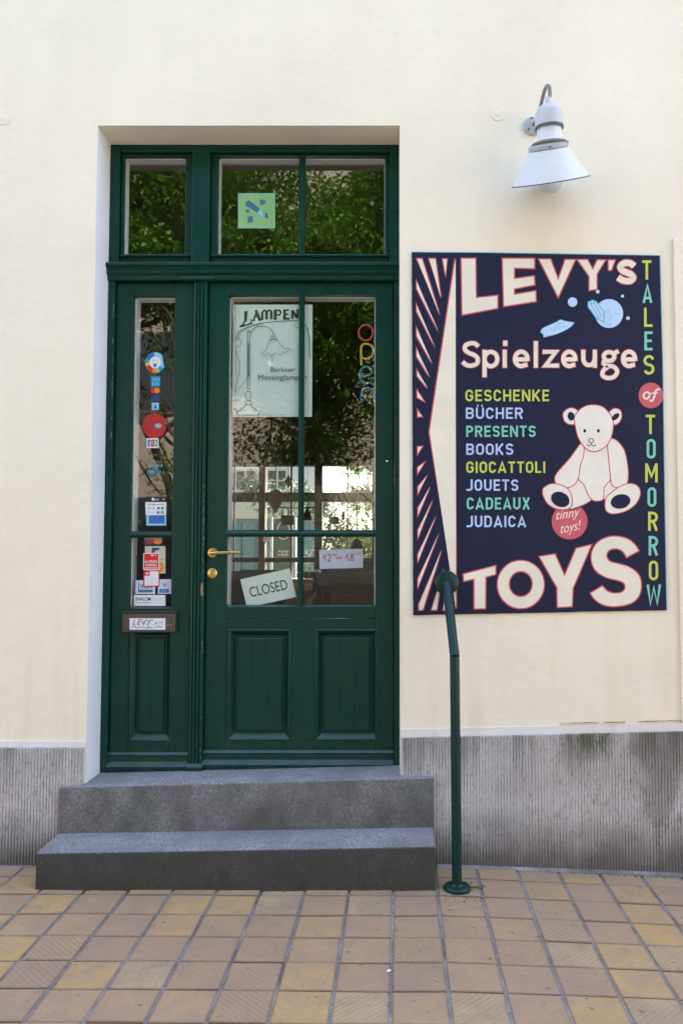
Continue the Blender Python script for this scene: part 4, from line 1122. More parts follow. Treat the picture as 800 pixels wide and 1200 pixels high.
# tiny pale scraps seen on tiles and step
for (px, py, hgt, lb) in ((455, 1124, None, 'tiny white paper scrap on the tiles before the steps'),):
    t = (CAM_H - .087) / ((py - Y_HOR) / F_PX) ; 
    x = (px - X_VP) / F_PX * t; y = t - CAM_D
    m = MB(); m.prism_z([(x - .009, y - .007), (x + .004, y - .009), (x + .010, y + .004), (x - .002, y + .010)], gz(x, y) + .001, gz(x, y) + .004); tag(obj('paper_scrap', m, FM['white']), lb, 'litter')
# weeds beside the post foot
M['weed'] = plain('weed_green', (.07, .13, .02), .7, .3)
m = MB(); rr = random.Random(9)
for i in range(46):
    x = .387 + rr.gauss(0, .03); y = -.27 + rr.gauss(0, .02); 
    if math.hypot(x - .309, y + .297) < .06: x += .07
    z = gz(x, y); a = rr.uniform(0, 6.28); l = rr.uniform(.006, .016); c_, s_ = math.cos(a), math.sin(a)
    m.quad((x, y, z), (x + c_ * l * .5 - s_ * l * .25, y + s_ * l * .5 + c_ * l * .25, z + l * .5), (x + c_ * l, y + s_ * l, z + l * .45), (x + c_ * l * .5 + s_ * l * .25, y + s_ * l * .5 - c_ * l * .25, z + l * .5))
tag(obj('weeds', m, M['weed'], weld=False), 'tiny green weeds beside the foot of the handrail post', 'weeds', kind='stuff')

# ================================================================== HANDRAIL
hy_ = -.297; hx = .3095
zb = Z(768, hy_)
fl = Vector(P(523, 683, -.02)); 
hr = thing('handrail', 'dark green round handrail bent from the wall down to the pavement', 'handrail', (hx, hy_, gz(hx, hy_)))
m = MB(); R = .0218
top = Vector((fl.x, -.022, fl.z - .005)); ben = Vector((hx - .005, hy_, zb)); foot = Vector((hx + .001, hy_, gz(hx, hy_) + .004))
d1 = (top - ben).normalized(); d2 = (foot - ben).normalized()
m.tube([top, ben + d1 * .004, ben + d2 * .004], R, 28); obj('rail', m, M['rail'], hr, smooth=40)
m = MB(); m.tube([ben + d2 * .004, foot], R, 28); obj('post', m, M['rail'], hr, smooth=40)
m = MB(); m.lathe([(.058, 0), (.058, .010), (.054, .013), (.030, .014), (.026, .022), (.0001, .022)], 40, Matrix.Translation((fl.x, -.0135, fl.z)) @ Matrix.Rotation(math.pi / 2, 4, 'X')); obj('wall_flange', m, M['rail'], hr, smooth=35)
m = MB(); m.lathe([(.060, 0), (.060, .016), (.054, .024), (.030, .026), (.026, .034), (.0001, .034)], 40, Matrix.Translation((hx + .001, hy_, gz(hx, hy_) - .003))); obj('base_flange', m, M['rail'], hr, smooth=35)

# ================================================================== WALL LAMP
LPY = -.26
lampc = Vector(P(643.0, 150, LPY))
wl = thing('wall_lamp', 'white enamelled wall lamp with a conical shade on a gooseneck arm', 'lamp', P(623, 149, 0))
# mount
mt_ = Vector(P(623.5, 149, 0))
m = MB(); RM = Matrix.Translation(mt_) @ Matrix.Rotation(math.pi / 2, 4, 'X')
m.lathe([(.047, 0), (.047, .012), (.042, .020), (.030, .024), (.0001, .026)], 32, RM); mo = obj('mount', m, M['lampgrey'], wl, smooth=40)
m = MB()
for a in (60, 180, 300):
    c_ = mt_ + Vector((.034 * math.cos(math.radians(a + 45)), -.022, .034 * math.sin(math.radians(a + 45)))); m = MB().lathe([(.005, 0), (.005, .005), (.0001, .006)], 8, Matrix.Translation(c_) @ Matrix.Rotation(math.pi / 2, 4, 'X')); obj('screw', m, M['lamprim'], mo)
tiltb = Matrix.Rotation(math.radians(8), 4, 'X') @ Matrix.Rotation(math.radians(-3), 4, 'Y')
LB = Matrix.Translation(lampc) @ tiltb
def lw(x, y, z): return LB @ Vector((x, y, z))
# arm: out of the mount, up and over, down into the cap
m = MB(); armtop = Vector(P(642, 100, LPY))
pts = catmull([(0, 0)], 1) if False else None
A0 = mt_ + Vector((0, -.02, .0)); A5 = lw(0, 0, .108)
arm = [A0, A0 + Vector((.006, -.03, .0)), Vector(P(630, 138, -.10)), Vector(P(634.5, 118, -.15)), Vector(P(638, 105, -.19)), Vector(P(641, 100.5, -.225)), Vector(P(643.3, 103, -.255)), Vector(P(643.8, 112, LPY)), A5]
def cat3(p, sub=6):
    out = []
    for i in range(len(p) - 1):
        p0 = p[max(i - 1, 0)]; p1 = p[i]; p2 = p[i + 1]; p3 = p[min(i + 2, len(p) - 1)]
        for k in range(sub):
            t = k / sub; out.append(.5 * ((2 * p1) + (p2 - p0) * t + (2 * p0 - 5 * p1 + 4 * p2 - p3) * t * t + (3 * p1 - p0 - 3 * p2 + p3) * t ** 3))
    out.append(p[-1]); return out
m.tube(cat3(arm), .0088, 14); obj('arm', m, plain('dull_arm_metal', (.20, .195, .20), .45, .3, 40), wl, smooth=60)
m = MB(); m.lathe([(.0001, .135), (.013, .135), (.015, .128), (.016, .103), (.036, .099), (.052, .088), (.061, .070), (.0635, .050), (.064, -.002), (.061, -.004), (.058, .000), (.0001, .004)], 36, LB); obj('cap', m, M['lampcap'], wl, smooth=35)
m = MB(); m.lathe([(.0655, .006), (.0665, .003), (.0665, -.006), (.0645, -.008), (.060, -.0045), (.0645, .0)], 36, LB); obj('seal_ring', m, M['lamprim'], wl, smooth=35)
m = MB(); m.lathe([(.0001, .0), (.058, -.001), (.057, -.052), (.062, -.066), (.088, -.076), (.0001, -.08)], 36, LB); obj('neck', m, M['lamp'], wl, smooth=35)
LS = Matrix.Translation(LB @ Vector((-.008, 0, -.076))) @ Matrix.Rotation(math.radians(25.5), 4, 'X') @ Matrix.Rotation(math.radians(-8.5), 4, 'Y')
m = MB(); m.lathe([(.060, .010), (.086, .004), (.092, -.002), (.092, -.016), (.088, -.020), (.0001, -.018)], 40, LS); sc0 = obj('collar', m, M['lampgrey'], wl, smooth=35)
m = MB()
for a in (-95, 25, 145): obj('screw', MB().lathe([(.0045, 0), (.0045, .006), (.0001, .008)], 8, LS @ Matrix.Rotation(math.radians(a), 4, 'Z') @ Matrix.Translation((.091, 0, -.009)) @ Matrix.Rotation(math.pi / 2, 4, 'Y')), M['lamprim'], sc0)
m = MB(); m.lathe([(.080, -.0205), (.091, -.021), (.176, -.152), (.180, -.160), (.176, -.160), (.170, -.152), (.084, -.026)], 56, LS); sh = obj('shade', m, M['lamp'], wl, smooth=50)
m = MB(); m.lathe([(.1775, -.1605), (.1822, -.1600), (.1828, -.1570), (.1798, -.1555)], 56, LS); obj('rim', m, M['lamprim'], sh, smooth=50)
m = MB(); m.lathe([(.034, -.03), (.036, -.075), (.050, -.11), (.057, -.145), (.056, -.172), (.045, -.196), (.025, -.209), (.0001, -.213)], 32, LS)
obj('bulb_glass', m, glass('lamp_jar_glass', 1.5, (.93, .93, .95), .6), wl, smooth=60)
m = MB(); m.lathe([(.014, -.03), (.016, -.07), (.024, -.11), (.027, -.13), (.022, -.155), (.0001, -.165)], 20, LS); obj('bulb', m, plain('frosted_bulb', (.7, .68, .62), .5), wl, smooth=60)

# ================================================================== PAINTED SIGN
SY = -.009
sign = thing('shop_sign', 'dark blue painted toy shop sign with a white bear', 'sign', P(632, 715, SY))
cn = [P(482.3, 295, SY), P(773, 299, SY), P(781, 715, SY), P(484, 721, SY)]
m = MB(); rr = random.Random(2)
def edge(a, b, n):
    out = []
    for i in range(n):
        t = i / n; p = Vector(a).lerp(Vector(b), t)
        if i: p.z += rr.uniform(-.0008, .0008); p.x += rr.uniform(-.0008, .0008)
        out.append(p)
    return out
per = edge(cn[0], cn[1], 40) + edge(cn[1], cn[2], 50) + edge(cn[2], cn[3], 40) + edge(cn[3], cn[0], 50)
m.quad(*[tuple(p) for p in per])
for i in range(len(per)):
    a, b = per[i], per[(i + 1) % len(per)]; m.quad((a.x, SY, a.z), (b.x, SY, b.z), (b.x, -.0004, b.z), (a.x, -.0004, a.z))
obj('board', m, I['navy'], sign, weld=False)
OFF = dict(A=(475, 285), B=(630, 285), C=(475, 440), D=(630, 440), E=(475, 580), F=(630, 580))
def q5(k, pts): o = OFF[k]; return [(o[0] + x / 5, o[1] + y / 5) for x, y in pts]
CR, RD, NV = I['cream'], I['red'], I['navy']
LW = 1.5
def S(): return Print(SY, .0005, .00015)
# teal board edge peeping along the top and right
pr = S(); pr.line([(482.6, 295.4), (560, 295.9), (772.8, 299.4)], .8, I['cyan']); pr.line([(772.6, 299.5), (776, 430), (778.5, 600), (780.6, 714.6)], 1.0, I['cyan']); o_ = pr.build('painted_edge', sign)
# rays and bow
pr = S()
rays = [('A', [(62, 88), (98, 88), (205, 428)]), ('A', [(133, 88), (177, 88), (210, 322)]), ('A', [(213, 90), (246, 90), (234, 200)]), ('A', [(62, 212), (62, 268), (192, 525)]), ('A', [(62, 350), (62, 400), (173, 620)]),
        ('A', [(62, 485), (62, 545), (155, 712)]), ('A', [(62, 608), (62, 665), (140, 790)]), ('C', [(65, -40), (65, 5), (128, 80)]), ('C', [(65, 78), (65, 130), (115, 158)]), ('C', [(68, 195), (68, 245), (102, 243)]),
        ('C', [(68, 415), (103, 413), (68, 468)]), ('C', [(118, 502), (68, 537), (68, 583)]), ('C', [(130, 580), (70, 650), (70, 703)]), ('C', [(147, 650), (70, 775), (70, 832)]), ('E', [(163, 25), (70, 205), (70, 262)]),
        ('E', [(182, 120), (70, 345), (70, 400)]), ('E', [(200, 220), (70, 490), (70, 552)]), ('E', [(214, 320), (75, 640), (75, 677), (103, 677)]), ('E', [(225, 430), (148, 677), (184, 677)]), ('E', [(245, 520), (216, 677), (238, 677)])]
for k, p in rays:
    pr = S(); p = q5(k, p); pr.poly(offset_poly(p, .45), RD); pr.poly(offset_poly(p, -.85), CR); pr.build('ray', sign)
pr = S(); pr.shape([(532.8, 302), (534.6, 714.5), (502.4, 506)], CR, RD, LW); pr.build('pointed_panel', sign)
# LEVY'S
pr = S()
pr.shape(q5('A', [(324, 88), (411, 88), (414, 318), (540, 305), (540, 382), (330, 422)]), CR, RD, LW)
pr.shape(q5('A', [(565, 88), (755, 88), (755, 150), (637, 146), (637, 207), (753, 190), (757, 245), (637, 268), (637, 299), (762, 278), (765, 342), (573, 372)]), CR, RD, LW)
pr.shape(q5('B', [(2, 92), (74, 92), (118, 208), (158, 95), (220, 95), (118, 320)]), CR, RD, LW)
pr.shape(q5('B', [(228, 95), (290, 95), (320, 150), (346, 97), (396, 98), (345, 182), (345, 270), (298, 278), (298, 195)]), CR, RD, LW)
pr.shape(q5('B', [(410, 98), (452, 98), (430, 160), (411, 160)]), CR, RD, LW)
sm = catmull(q5('B', [(563, 135), (540, 118), (505, 117), (482, 138), (497, 162), (535, 178), (556, 200), (540, 220), (500, 219), (467, 200)]), 4, False)
pr.line(sm, 9.4, RD); pr.line(sm, 7.0, CR)
o_ = pr.build('lettering', sign); o_['label'] = "large cream LEVY'S with red outlines"
# Spielzeuge
pr = S()
def strokes(ps, w1, w2):
    for p, cl in ps: pr.line(p, w1, RD, cl)
    for p, cl in ps: pr.line(p, w2, CR, cl)
base, xh, cp_, t_ = 430.8, 410.0, 399.6, 4.7
def oval(x0, x1, y0, y1): return ell((x0 + x1) / 2, (y0 + y1) / 2, (x1 - x0) / 2 - t_ / 2, (y1 - y0) / 2 - t_ / 2, 0, 26)
def ee(x0, x1):
    cx, cy, rx, ry = (x0 + x1) / 2, (xh + base + .4) / 2, (x1 - x0) / 2 - t_ / 2, (base + .8 - xh) / 2 - t_ / 2
    return [([(x0 + t_ * .6, cy + .6), (x1 - t_ / 2, cy + .6)], False), ([(x1 - t_ / 2, cy + 2.2)] + [(cx + rx * math.cos(math.radians(a)), cy - ry * math.sin(math.radians(a))) for a in range(0, 312, 15)] + [(x1 - 2.6, base - 3.4)], False)]
h_ = t_ / 2
gs = [(catmull([(560, 406), (556, 402.6), (550.5, 402.4), (545, 405), (544.6, 410), (549, 413.6), (555, 416), (559.2, 420), (558.4, 426), (552, 428.6), (546, 427.6), (541.8, 424.2)], 4, False), False),
      ([(565 + h_, xh), (565 + h_, 442)], False), (oval(565, 584.6, xh, base + .8), True), ([(588.6 + h_, xh), (588.6 + h_, base)], False), ([(591.6, 399.4), (591.6, 405.2)], False)] + ee(600.6, 620) + \
     [([(625 + h_, 400), (625 + h_, base)], False), ([(635.5, xh + h_), (651, xh + h_), (638.5, base - h_), (654.5, base - h_)], False)] + ee(657, 676) + \
     [([(680.6 + h_, xh), (680.6 + h_, 422)] + [(689.6 - 6.1 * math.cos(math.radians(a)), 422 + 6 * math.sin(math.radians(a))) for a in range(20, 180, 20)] + [(698.8 - h_, 420)], False), ([(698.8 - h_, xh), (698.8 - h_, base)], False),
      (ell(713.0, 417.8, 6.2, 5.2, 0, 24), True), ([(718, 414.5), (724, 411.5)], False), (catmull([(708.5, 421), (706.6, 426), (711.5, 428.6), (718, 429.6), (722.5, 435), (719, 441.5), (711.5, 443), (705.5, 440), (706.5, 434), (712, 430)], 4, False), False)] + ee(727, 745.8)
def grow(p, d):
    a, b = Vector(p[0]) , Vector(p[1]); c, e = Vector(p[-1]), Vector(p[-2])
    return [tuple(a + (a - b).normalized() * d)] + list(p[1:-1]) + [tuple(c + (c - e).normalized() * d)]
for p, cl in gs: pr.line(p if cl else grow(p, .9), t_ + 1.7, RD, cl)
for p, cl in gs: pr.line(p, t_, CR, cl)
o_ = pr.build('lettering', sign); o_['label'] = 'cream Spielzeuge with thin red outlines'
# word list
rows = [('GESCHENKE', 545, 643, 456.6, 470.2, 'yel'), ('BÜCHER', 545.5, 612.3, 477.6, 490.8, 'blue'), ('PRESENTS', 546, 627.3, 498.8, 512, 'teal'), ('BOOKS', 546, 601, 519.8, 533, 'blue'), ('GIOCATTOLI', 546, 638.5, 540.8, 554.2, 'yel'),
        ('JOUETS', 546, 607, 561.8, 575.2, 'blue'), ('CADEAUX', 546.5, 620.4, 583, 597, 'teal'), ('JUDAICA', 546.3, 616, 604.3, 617.8, 'blue')]
for t, a, b, c, d, k in rows:
    pr = S(); pr.din(t, a, b, c, d, I[k], .168); o_ = pr.build('lettering', sign); o_['label'] = {'yel': 'yellow-green', 'blue': 'light blue', 'teal': 'mint'}[k] + ' word ' + t
col_ = [('T', 'B', 610, 663, 100, 213, 'yel'), ('A', 'B', 612, 668, 240, 350, 'teal'), ('L', 'B', 620, 670, 378, 490, 'yel'), ('E', 'B', 622, 670, 517, 628, 'teal'), ('S', 'B', 620, 678, 655, 770, 'yel'),
        ('T', 'D', 630, 685, 230, 343, 'yel'), ('O', 'D', 635, 688, 372, 487, 'teal'), ('M', 'D', 627, 700, 515, 627, 'yel'), ('O', 'D', 640, 692, 655, 770, 'teal'), ('R', 'F', 644, 702, 98, 210, 'yel'), ('R', 'F', 647, 703, 240, 355, 'teal'),
        ('O', 'F', 648, 703, 385, 500, 'yel'), ('W', 'F', 635, 720, 525, 640, 'teal')]
for t, k, a, b, c, d, cc in col_:
    pr = S(); p0, p1 = q5(k, [(a, c), (b, d)]); pr.din(t, p0[0], p1[0], p0[1], p1[1], I[cc], .135); pr.build('letter', sign)
pr = S(); c0 = q5('D', [(660, 117)])[0]; pr.poly(ell(*c0, 14.4, 15, 0, 36), I['pink'])
Q = lambda pts: catmull(q5('D', pts), 4, False)
pr.ring(ell(*q5('D', [(635, 117)])[0], 3.4, 4.0, 25, 18), 2.0, CR); pr.line(Q([(648, 112), (662, 104), (676, 102)]), 1.2, CR)
pr.line(Q([(712, 85), (700, 80), (688, 92), (680, 125), (668, 148), (652, 146)]), 2.2, CR); pr.line(Q([(664, 104), (702, 102)]), 1.5, CR)
o_ = pr.build('lettering', sign); o_['label'] = 'red disc with italic of'
# TOYS
pr = S()
pr.shape(q5('E', [(336, 463), (528, 413), (528, 466), (470, 482), (468, 668), (400, 668), (400, 494), (340, 507)]), CR, RD, LW)
c0 = q5('E', [(674, 525)])[0]; pr.shape(ell(*c0, 27.6, 28.4, 0, 48), CR, RD, LW); pr.shape(ell(c0[0], c0[1] - .6, 13.4, 14.6, 0, 40), NV, None); pr.ring(ell(c0[0], c0[1] - .6, 13.4, 14.6, 0, 40), LW, RD)
pr.shape(q5('F', [(5, 360), (100, 345), (155, 470), (222, 312), (315, 290), (205, 548), (200, 655), (112, 660), (110, 545)]), CR, RD, LW)
so = [(592, 328), (518, 368), (490, 328), (450, 316), (414, 328), (402, 356), (418, 386), (460, 400), (530, 420), (588, 465), (605, 530), (590, 595), (540, 638), (450, 655), (380, 645), (330, 612), (305, 575), (376, 532), (408, 564), (450, 575), (490, 568), (508, 545), (500, 516), (460, 500), (400, 485), (342, 450), (314, 400), (312, 340), (340, 285), (390, 252), (450, 241), (520, 255), (565, 288)]
pr.shape(catmull(q5('F', so), 4, True, (0, 1, 16, 17)), CR, RD, LW)
o_ = pr.build('lettering', sign); o_['label'] = 'large cream TOYS with red outlines'
# red disc with script
pr = S(); c0 = q5('F', [(185, 155)])[0]; pr.poly(ell(*c0, 21, 21.2, 0, 44), I['pink'])
def rotf(cx, cy, deg):
    c_, s_ = math.cos(math.radians(deg)), math.sin(math.radians(deg))
    return lambda p: (cx + (p[0] - cx) * c_ - (p[1] - cy) * s_, cy + (p[0] - cx) * s_ + (p[1] - cy) * c_)
pr.text('tinny', *[630 + 105 / 5, 630 + 250 / 5], 580 + 82 / 5, 580 + 134 / 5, CR, 0, .45, 4, rotf(665.5, 605, -9))
pr.text('toys!', *[630 + 130 / 5, 630 + 258 / 5], 580 + 158 / 5, 580 + 213 / 5, CR, 0, .45, 4, rotf(668.5, 620, -12))
o_ = pr.build('lettering', sign); o_['label'] = 'red disc with slanting cream tinny toys!'
# bear
pr = S(); BW = I['cream']; D = lambda p: catmull(q5('D', p), 4); W1 = 1.15
whitebear = ink('sign_bear_white', (.84, .78, .67))
def bs(p): pr.shape(D(p), whitebear, RD, W1)
bs([(150, 655), (200, 615), (240, 595), (270, 640), (288, 690), (315, 722), (290, 745), (250, 765), (180, 785), (150, 740)])
bs([(425, 605), (390, 635), (373, 670), (378, 710), (400, 730), (440, 690), (470, 650)])
bs([(262, 400), (340, 390), (412, 400), (420, 520), (425, 605), (388, 655), (382, 722), (350, 736), (315, 728), (288, 690), (268, 640), (235, 600), (246, 520)])
bs([(250, 398), (190, 480), (112, 570), (97, 608), (112, 643), (158, 660), (210, 642), (236, 600), (247, 530), (266, 470), (268, 415)])
bs([(408, 392), (425, 368), (465, 385), (503, 435), (520, 500), (528, 575), (520, 632), (485, 652), (455, 656), (432, 640), (424, 600), (414, 500), (408, 440)])
bs([(40, 652), (80, 634), (130, 640), (175, 665), (198, 710), (195, 765), (165, 785), (110, 782), (60, 755), (30, 705), (27, 670)])
bs([(396, 720), (430, 685), (480, 650), (530, 633), (575, 642), (598, 675), (592, 720), (560, 765), (500, 800), (430, 810), (395, 785)])
bs([(150, 215), (185, 190), (225, 200), (238, 240), (225, 280), (190, 288), (158, 272), (146, 240)])
bs([(420, 210), (450, 192), (482, 205), (490, 240), (475, 275), (448, 290), (420, 270), (408, 240)])
pr.shape(catmull(q5('D', [(216, 285), (213, 245), (238, 205), (280, 178), (325, 172), (375, 182), (412, 215), (434, 250), (441, 290), (430, 355), (408, 402), (370, 434), (325, 446), (285, 432), (252, 395), (230, 350)]), 4), whitebear, RD, W1)
DK = I['dark']
for cx, cy, rx, ry, rt in ((193, 239, 20, 26, -10), (453, 242, 27, 15, -42), (273, 324, 8, 11, 0), (353, 324, 8, 11, 0), (130, 726, 56, 43, 25), (483, 738, 58, 42, -12)):
    c0 = q5('D', [(cx, cy)])[0]; pr.poly(ell(*c0, rx / 5, ry / 5, rt, 24), DK)
pr.ring(ell(*q5('D', [(311, 382)])[0], 2.9, 2.7, 0, 18), .75, DK); pr.line(Q([(311, 396), (311, 406)]), .7, DK); pr.line(Q([(285, 405), (298, 413), (311, 405), (325, 413), (340, 405)]), .75, DK)
pr.build('bear_picture', sign)
# planets, pencil, rocket
pr = S(); SK, CYN = I['sky'], I['cyan']
for cx, cy, r in ((202, 345, 28), (349, 284, 11), (494, 310, 9), (526, 439, 11)):
    c0 = q5('B', [(cx, cy)])[0]; pr.poly(ell(*c0, r / 5, r / 5, 0, 22), SK)
c0 = q5('B', [(415, 412)])[0]; pr.shape(ell(*c0, 16.2, 16.6, 0, 40), SK, I['blue'], .7)
pr.shape(q5('B', [(292, 345), (318, 332), (342, 342), (388, 408), (384, 460), (340, 440), (292, 372)]), SK, CYN, 1.0)
for p in ([(305, 352), (350, 430)], [(325, 345), (368, 418)], [(340, 440), (365, 432), (388, 410)]): pr.line(q5('B', p), .7, CYN)
pr.ring(ell(*q5('B', [(318, 345)])[0], 2.6, 1.4, -20, 14), .6, CYN)
pr.line(Q and catmull(q5('B', [(372, 455), (395, 470), (420, 476), (438, 470)]), 3, False), .6, CYN); pr.line(catmull(q5('B', [(428, 418), (424, 440), (412, 446)]), 3, False), .6, CYN); pr.line(q5('B', [(448, 410), (475, 413)]), .6, CYN); pr.ring(ell(*q5('B', [(407, 397)])[0], 1.6, 1.6, 0, 12), .5, CYN)
pr.shape(catmull(q5('B', [(15, 522), (25, 500), (70, 478), (130, 455), (180, 460), (212, 465), (185, 495), (120, 528), (60, 545), (32, 552), (30, 535)]), 3, True, (0, 5, 9)), SK, CYN, .7)
pr.shape(ell(*q5('B', [(132, 460)])[0], 3.6, 2.2, -8, 16), SK, CYN, .6)
for cx, cy in ((80, 505), (103, 498), (126, 493), (148, 490)): pr.ring(ell(*q5('B', [(cx, cy)])[0], 1.2, 1.3, 0, 10), .4, CYN)
pr.build('space_picture', sign)

# ================================================================== SHOP INTERIOR seen through the glass
M['chair'] = plain('dark_chair', (.03, .05, .055), .6, .3); M['table'] = plain('dark_table', (.045, .035, .03), .25, .3)
def at(px, py, y): return Vector(P(px, py, y))
FZ = .47
def mk_chair(x, y, rz, label):
    e = thing('chair', label, 'chair', (x, y, FZ), 'chairs inside the shop'); e.rotation_euler = (0, 0, rz)
    def pt(name, mb): 
        o = bpy.data.objects.new(name, mb.mesh(name, [M['chair']], None, .003)); COL.objects.link(o); o.parent = e
    pt('seat', MB().box(-.21, .21, -.21, .21, .43, .47))
    pt('backrest', MB().prism_x([(.18, .62), (.20, .62), (.25, .95), (.23, .95)], -.19, .19))
    for sx in (-.19, .19):
        pt('leg', MB().tube([(sx, .19, 0), (sx, .19, .47), (sx, .24, .93)], .016, 8)); pt('leg', MB().tube([(sx, -.19, 0), (sx, -.19, .43)], .016, 8))
mk_chair(-1.18, 2.3, .3, 'dark chair behind the CLOSED card inside the shop'); mk_chair(-1.02, 3.4, 2.9, 'dark chair farther back beyond the CLOSED card')
tb = thing('display_table', 'long dark table under the hours card inside the shop', 'table', (-.25, 2.6, FZ))
tz = Z(670, 2.4)
obj('tabletop', MB().box(-.62, .7, 2.3, 3.3, tz - .05, tz), M['table'], tb, bevel=.006)
obj('apron', MB().box(-.56, .64, 2.36, 3.24, tz - .16, tz - .051), M['table'], tb)
for x in (-.54, .6):
    for y in (2.38, 3.2): obj('leg', MB().box(x, x + .06, y, y + .06, FZ, tz - .16), M['table'], tb)
gl_ = MB(); bx = at(417, 676, 2.5); gl_.lathe([(.03, 0), (.03, .006), (.006, .012), (.006, .05), (.032, .07), (.038, .12), (.036, .12), (.0001, .075)], 18, Matrix.Translation((bx.x, 2.5, tz))); tag(obj('drinking_glass', gl_, M['glass_plain'], smooth=50), 'stemmed glass standing on the dark shop table', 'glass')
tray = MB(); tray.box(-.5, -.1, 2.36, 2.62, tz + .001, tz + .09); tag(obj('display_box', tray, plain('teal_box', (.02, .10, .11), .4), bevel=.006), 'low teal box on the dark shop table', 'box')
# wall shelf bench under rear window
obj('rear_shelf', MB().box(rx0, rx1, RB - .25, RB - .036, rz0 - .04, rz0), M['tanwood'], house)
# hanging decorations
HY = 3.6
def hang(name, label, px, pytop, mb, mt, smooth=40):
    e = thing(name, label, 'hanging ornament', at(px, pytop, HY), 'ornaments hanging in the shop')
    obj('ornament', mb, mt, e, smooth=smooth); top_ = at(px, pytop, HY)
    obj('thread', MB().tube([(top_.x, HY, top_.z), (top_.x, HY, 4.0)], .0015, 5), M['black'], e); return e
tan = plain('tan_card', (.22, .15, .10), .7)
p = at(338, 565, HY); hang('spinning_top', 'bulbous dark spinning ornament hanging left of the door bar', 338, 557, MB().lathe([(.0001, -.06), (.008, -.045), (.03, -.01), (.032, .015), (.018, .035), (.006, .06), (.0001, .065)], 18, Matrix.Translation(p)), M['table'])
a, b = at(329.5, 604, HY), at(344.5, 615, HY); hang('price_tag', 'brown oblong card hanging above the green poster', 337, 604, MB().box(a.x, b.x, HY - .004, HY + .004, b.z, a.z), tan, None)
a, b = at(388, 606, HY), at(396.5, 614, HY); hang('cube_ornament', 'small black cube hanging before the bright right window', 392, 606, MB().box(a.x, b.x, HY - .03, HY + .03, b.z, a.z), M['black'], None)
p = at(402, 604, HY); hang('bird_ornament', 'slim dark drop ornament just right of the black cube', 402, 600, MB().lathe([(.0001, -.05), (.012, -.03), (.018, 0), (.010, .03), (.0001, .045)], 12, Matrix.Translation(p)), M['chair'])
p = at(360, 602, HY); hang('cone_ornament', 'brown cone hanging just right of the glazing bar', 360, 596, MB().lathe([(.045, -.06), (.03, 0), (.006, .06), (.0001, .065)], 14, Matrix.Translation(p)), tan)
p = at(418, 640, 2.9); 
pl_ = thing('pendant_lamp', 'black bell-shaped pendant lamp above the hours card', 'lamp', (p.x, 2.9, p.z))
obj('shade', MB().lathe([(.075, -.07), (.055, -.02), (.035, .035), (.015, .06), (.0001, .065)], 24, Matrix.Translation((p.x, 2.9, p.z))), M['black'], pl_, smooth=50); obj('cord', MB().tube([(p.x, 2.9, p.z + .06), (p.x, 2.9, 4.0)], .004, 6), M['black'], pl_)
p = at(323, 585, 3.2); l2 = thing('paper_lamp', 'cream cone paper lamp hanging behind the door glass', 'lamp', (p.x, 3.2, p.z))
obj('shade', MB().lathe([(.0001, -.12), (.012, -.11), (.05, -.04), (.06, .02), (.045, .07), (.0001, .09)], 24, Matrix.Translation((p.x, 3.2, p.z))), plain('paper_shade', (.62, .42, .27), .7), l2, smooth=50); obj('cord', MB().tube([(p.x, 3.2, p.z + .08), (p.x, 3.2, 4.0)], .003, 6), M['black'], l2)
mob = thing('mobile_rod', 'thin horizontal rod mobile hanging across the shop', 'mobile', at(340, 595, HY - .1), None)
obj('rod', MB().tube([at(322, 594, HY - .1), at(350, 595.5, HY - .1), at(372, 594.5, HY - .1)], .006, 6), M['table'], mob); q = at(341, 595, HY - .1); obj('thread', MB().tube([q, (q.x, q.y, 4.0)], .003, 5), M['black'], mob)
q0 = at(341, 599, HY - .1); obj('hook', MB().tube([q0 + Vector((.03 * math.sin(t), 0, -.03 * math.cos(t) + .02)) for t in [-2.2 + i * .4 for i in range(12)]], .004, 6), M['black'], mob)

# ================================================================== REAR COURTYARD
CYD = 12.0
M['yardwall'] = plain('pale_yard_wall', (.50, .49, .34), .9, .1, 1)
M['yardwhite'] = plain('white_yard_wall', (.60, .61, .58), .9, .06, 1)
M['tealpanel'] = plain('teal_panel', (.13, .22, .20), .6, .15, 1); M['darkpane'] = plain('dark_pane', (.05, .06, .065), .15, .2)
yb_ = thing('yard_building', 'pale building across the rear courtyard seen through the shop', 'building', (-4, CYD, 0))
def yx(px, y=CYD): return X(px, 600, y)
obj('wall', MB().box(-14, yx(372), CYD, CYD + .4, -.1, Z(545, CYD) + 3.4), M['yardwhite'], yb_)
obj('string_course', MB().box(-14, yx(372), CYD - .06, CYD - .001, Z(608, CYD), Z(590, CYD)), M['yardwall'], yb_)
obj('base', MB().box(-14, yx(372), CYD - .10, CYD - .001, -.1, Z(610, CYD)), M['tealpanel'], yb_)
for a, b in ((268, 273), (276, 300), (313, 336)):
    f = obj('window', MB().box(yx(a), yx(b), CYD - .03, CYD - .001, Z(576, CYD), Z(550, CYD)), M['yardwall'], yb_)
    n_ = 2
    for i in range(n_):
        u0 = yx(a + (b - a) * (i + .12) / n_); u1 = yx(a + (b - a) * (i + .88) / n_)
        obj('pane', MB().box(u0, u1, CYD - .034, CYD - .0305, Z(574, CYD), Z(564, CYD)), M['darkpane'], f); obj('pane', MB().box(u0, u1, CYD - .034, CYD - .0305, Z(562.5, CYD), Z(552, CYD)), M['darkpane'], f)
for a, b in ((255, 284), (286, 300), (304, 318), (345, 352)): obj('door', MB().box(yx(a), yx(b), CYD - .13, CYD - .101, 0, Z(612, CYD)), plain('teal_door', (.10, .19, .18), .5), yb_)
pb = thing('standing_poster', 'dark green standing poster with a pale ring in the rear yard', 'poster', at(332, 700, 7.0))
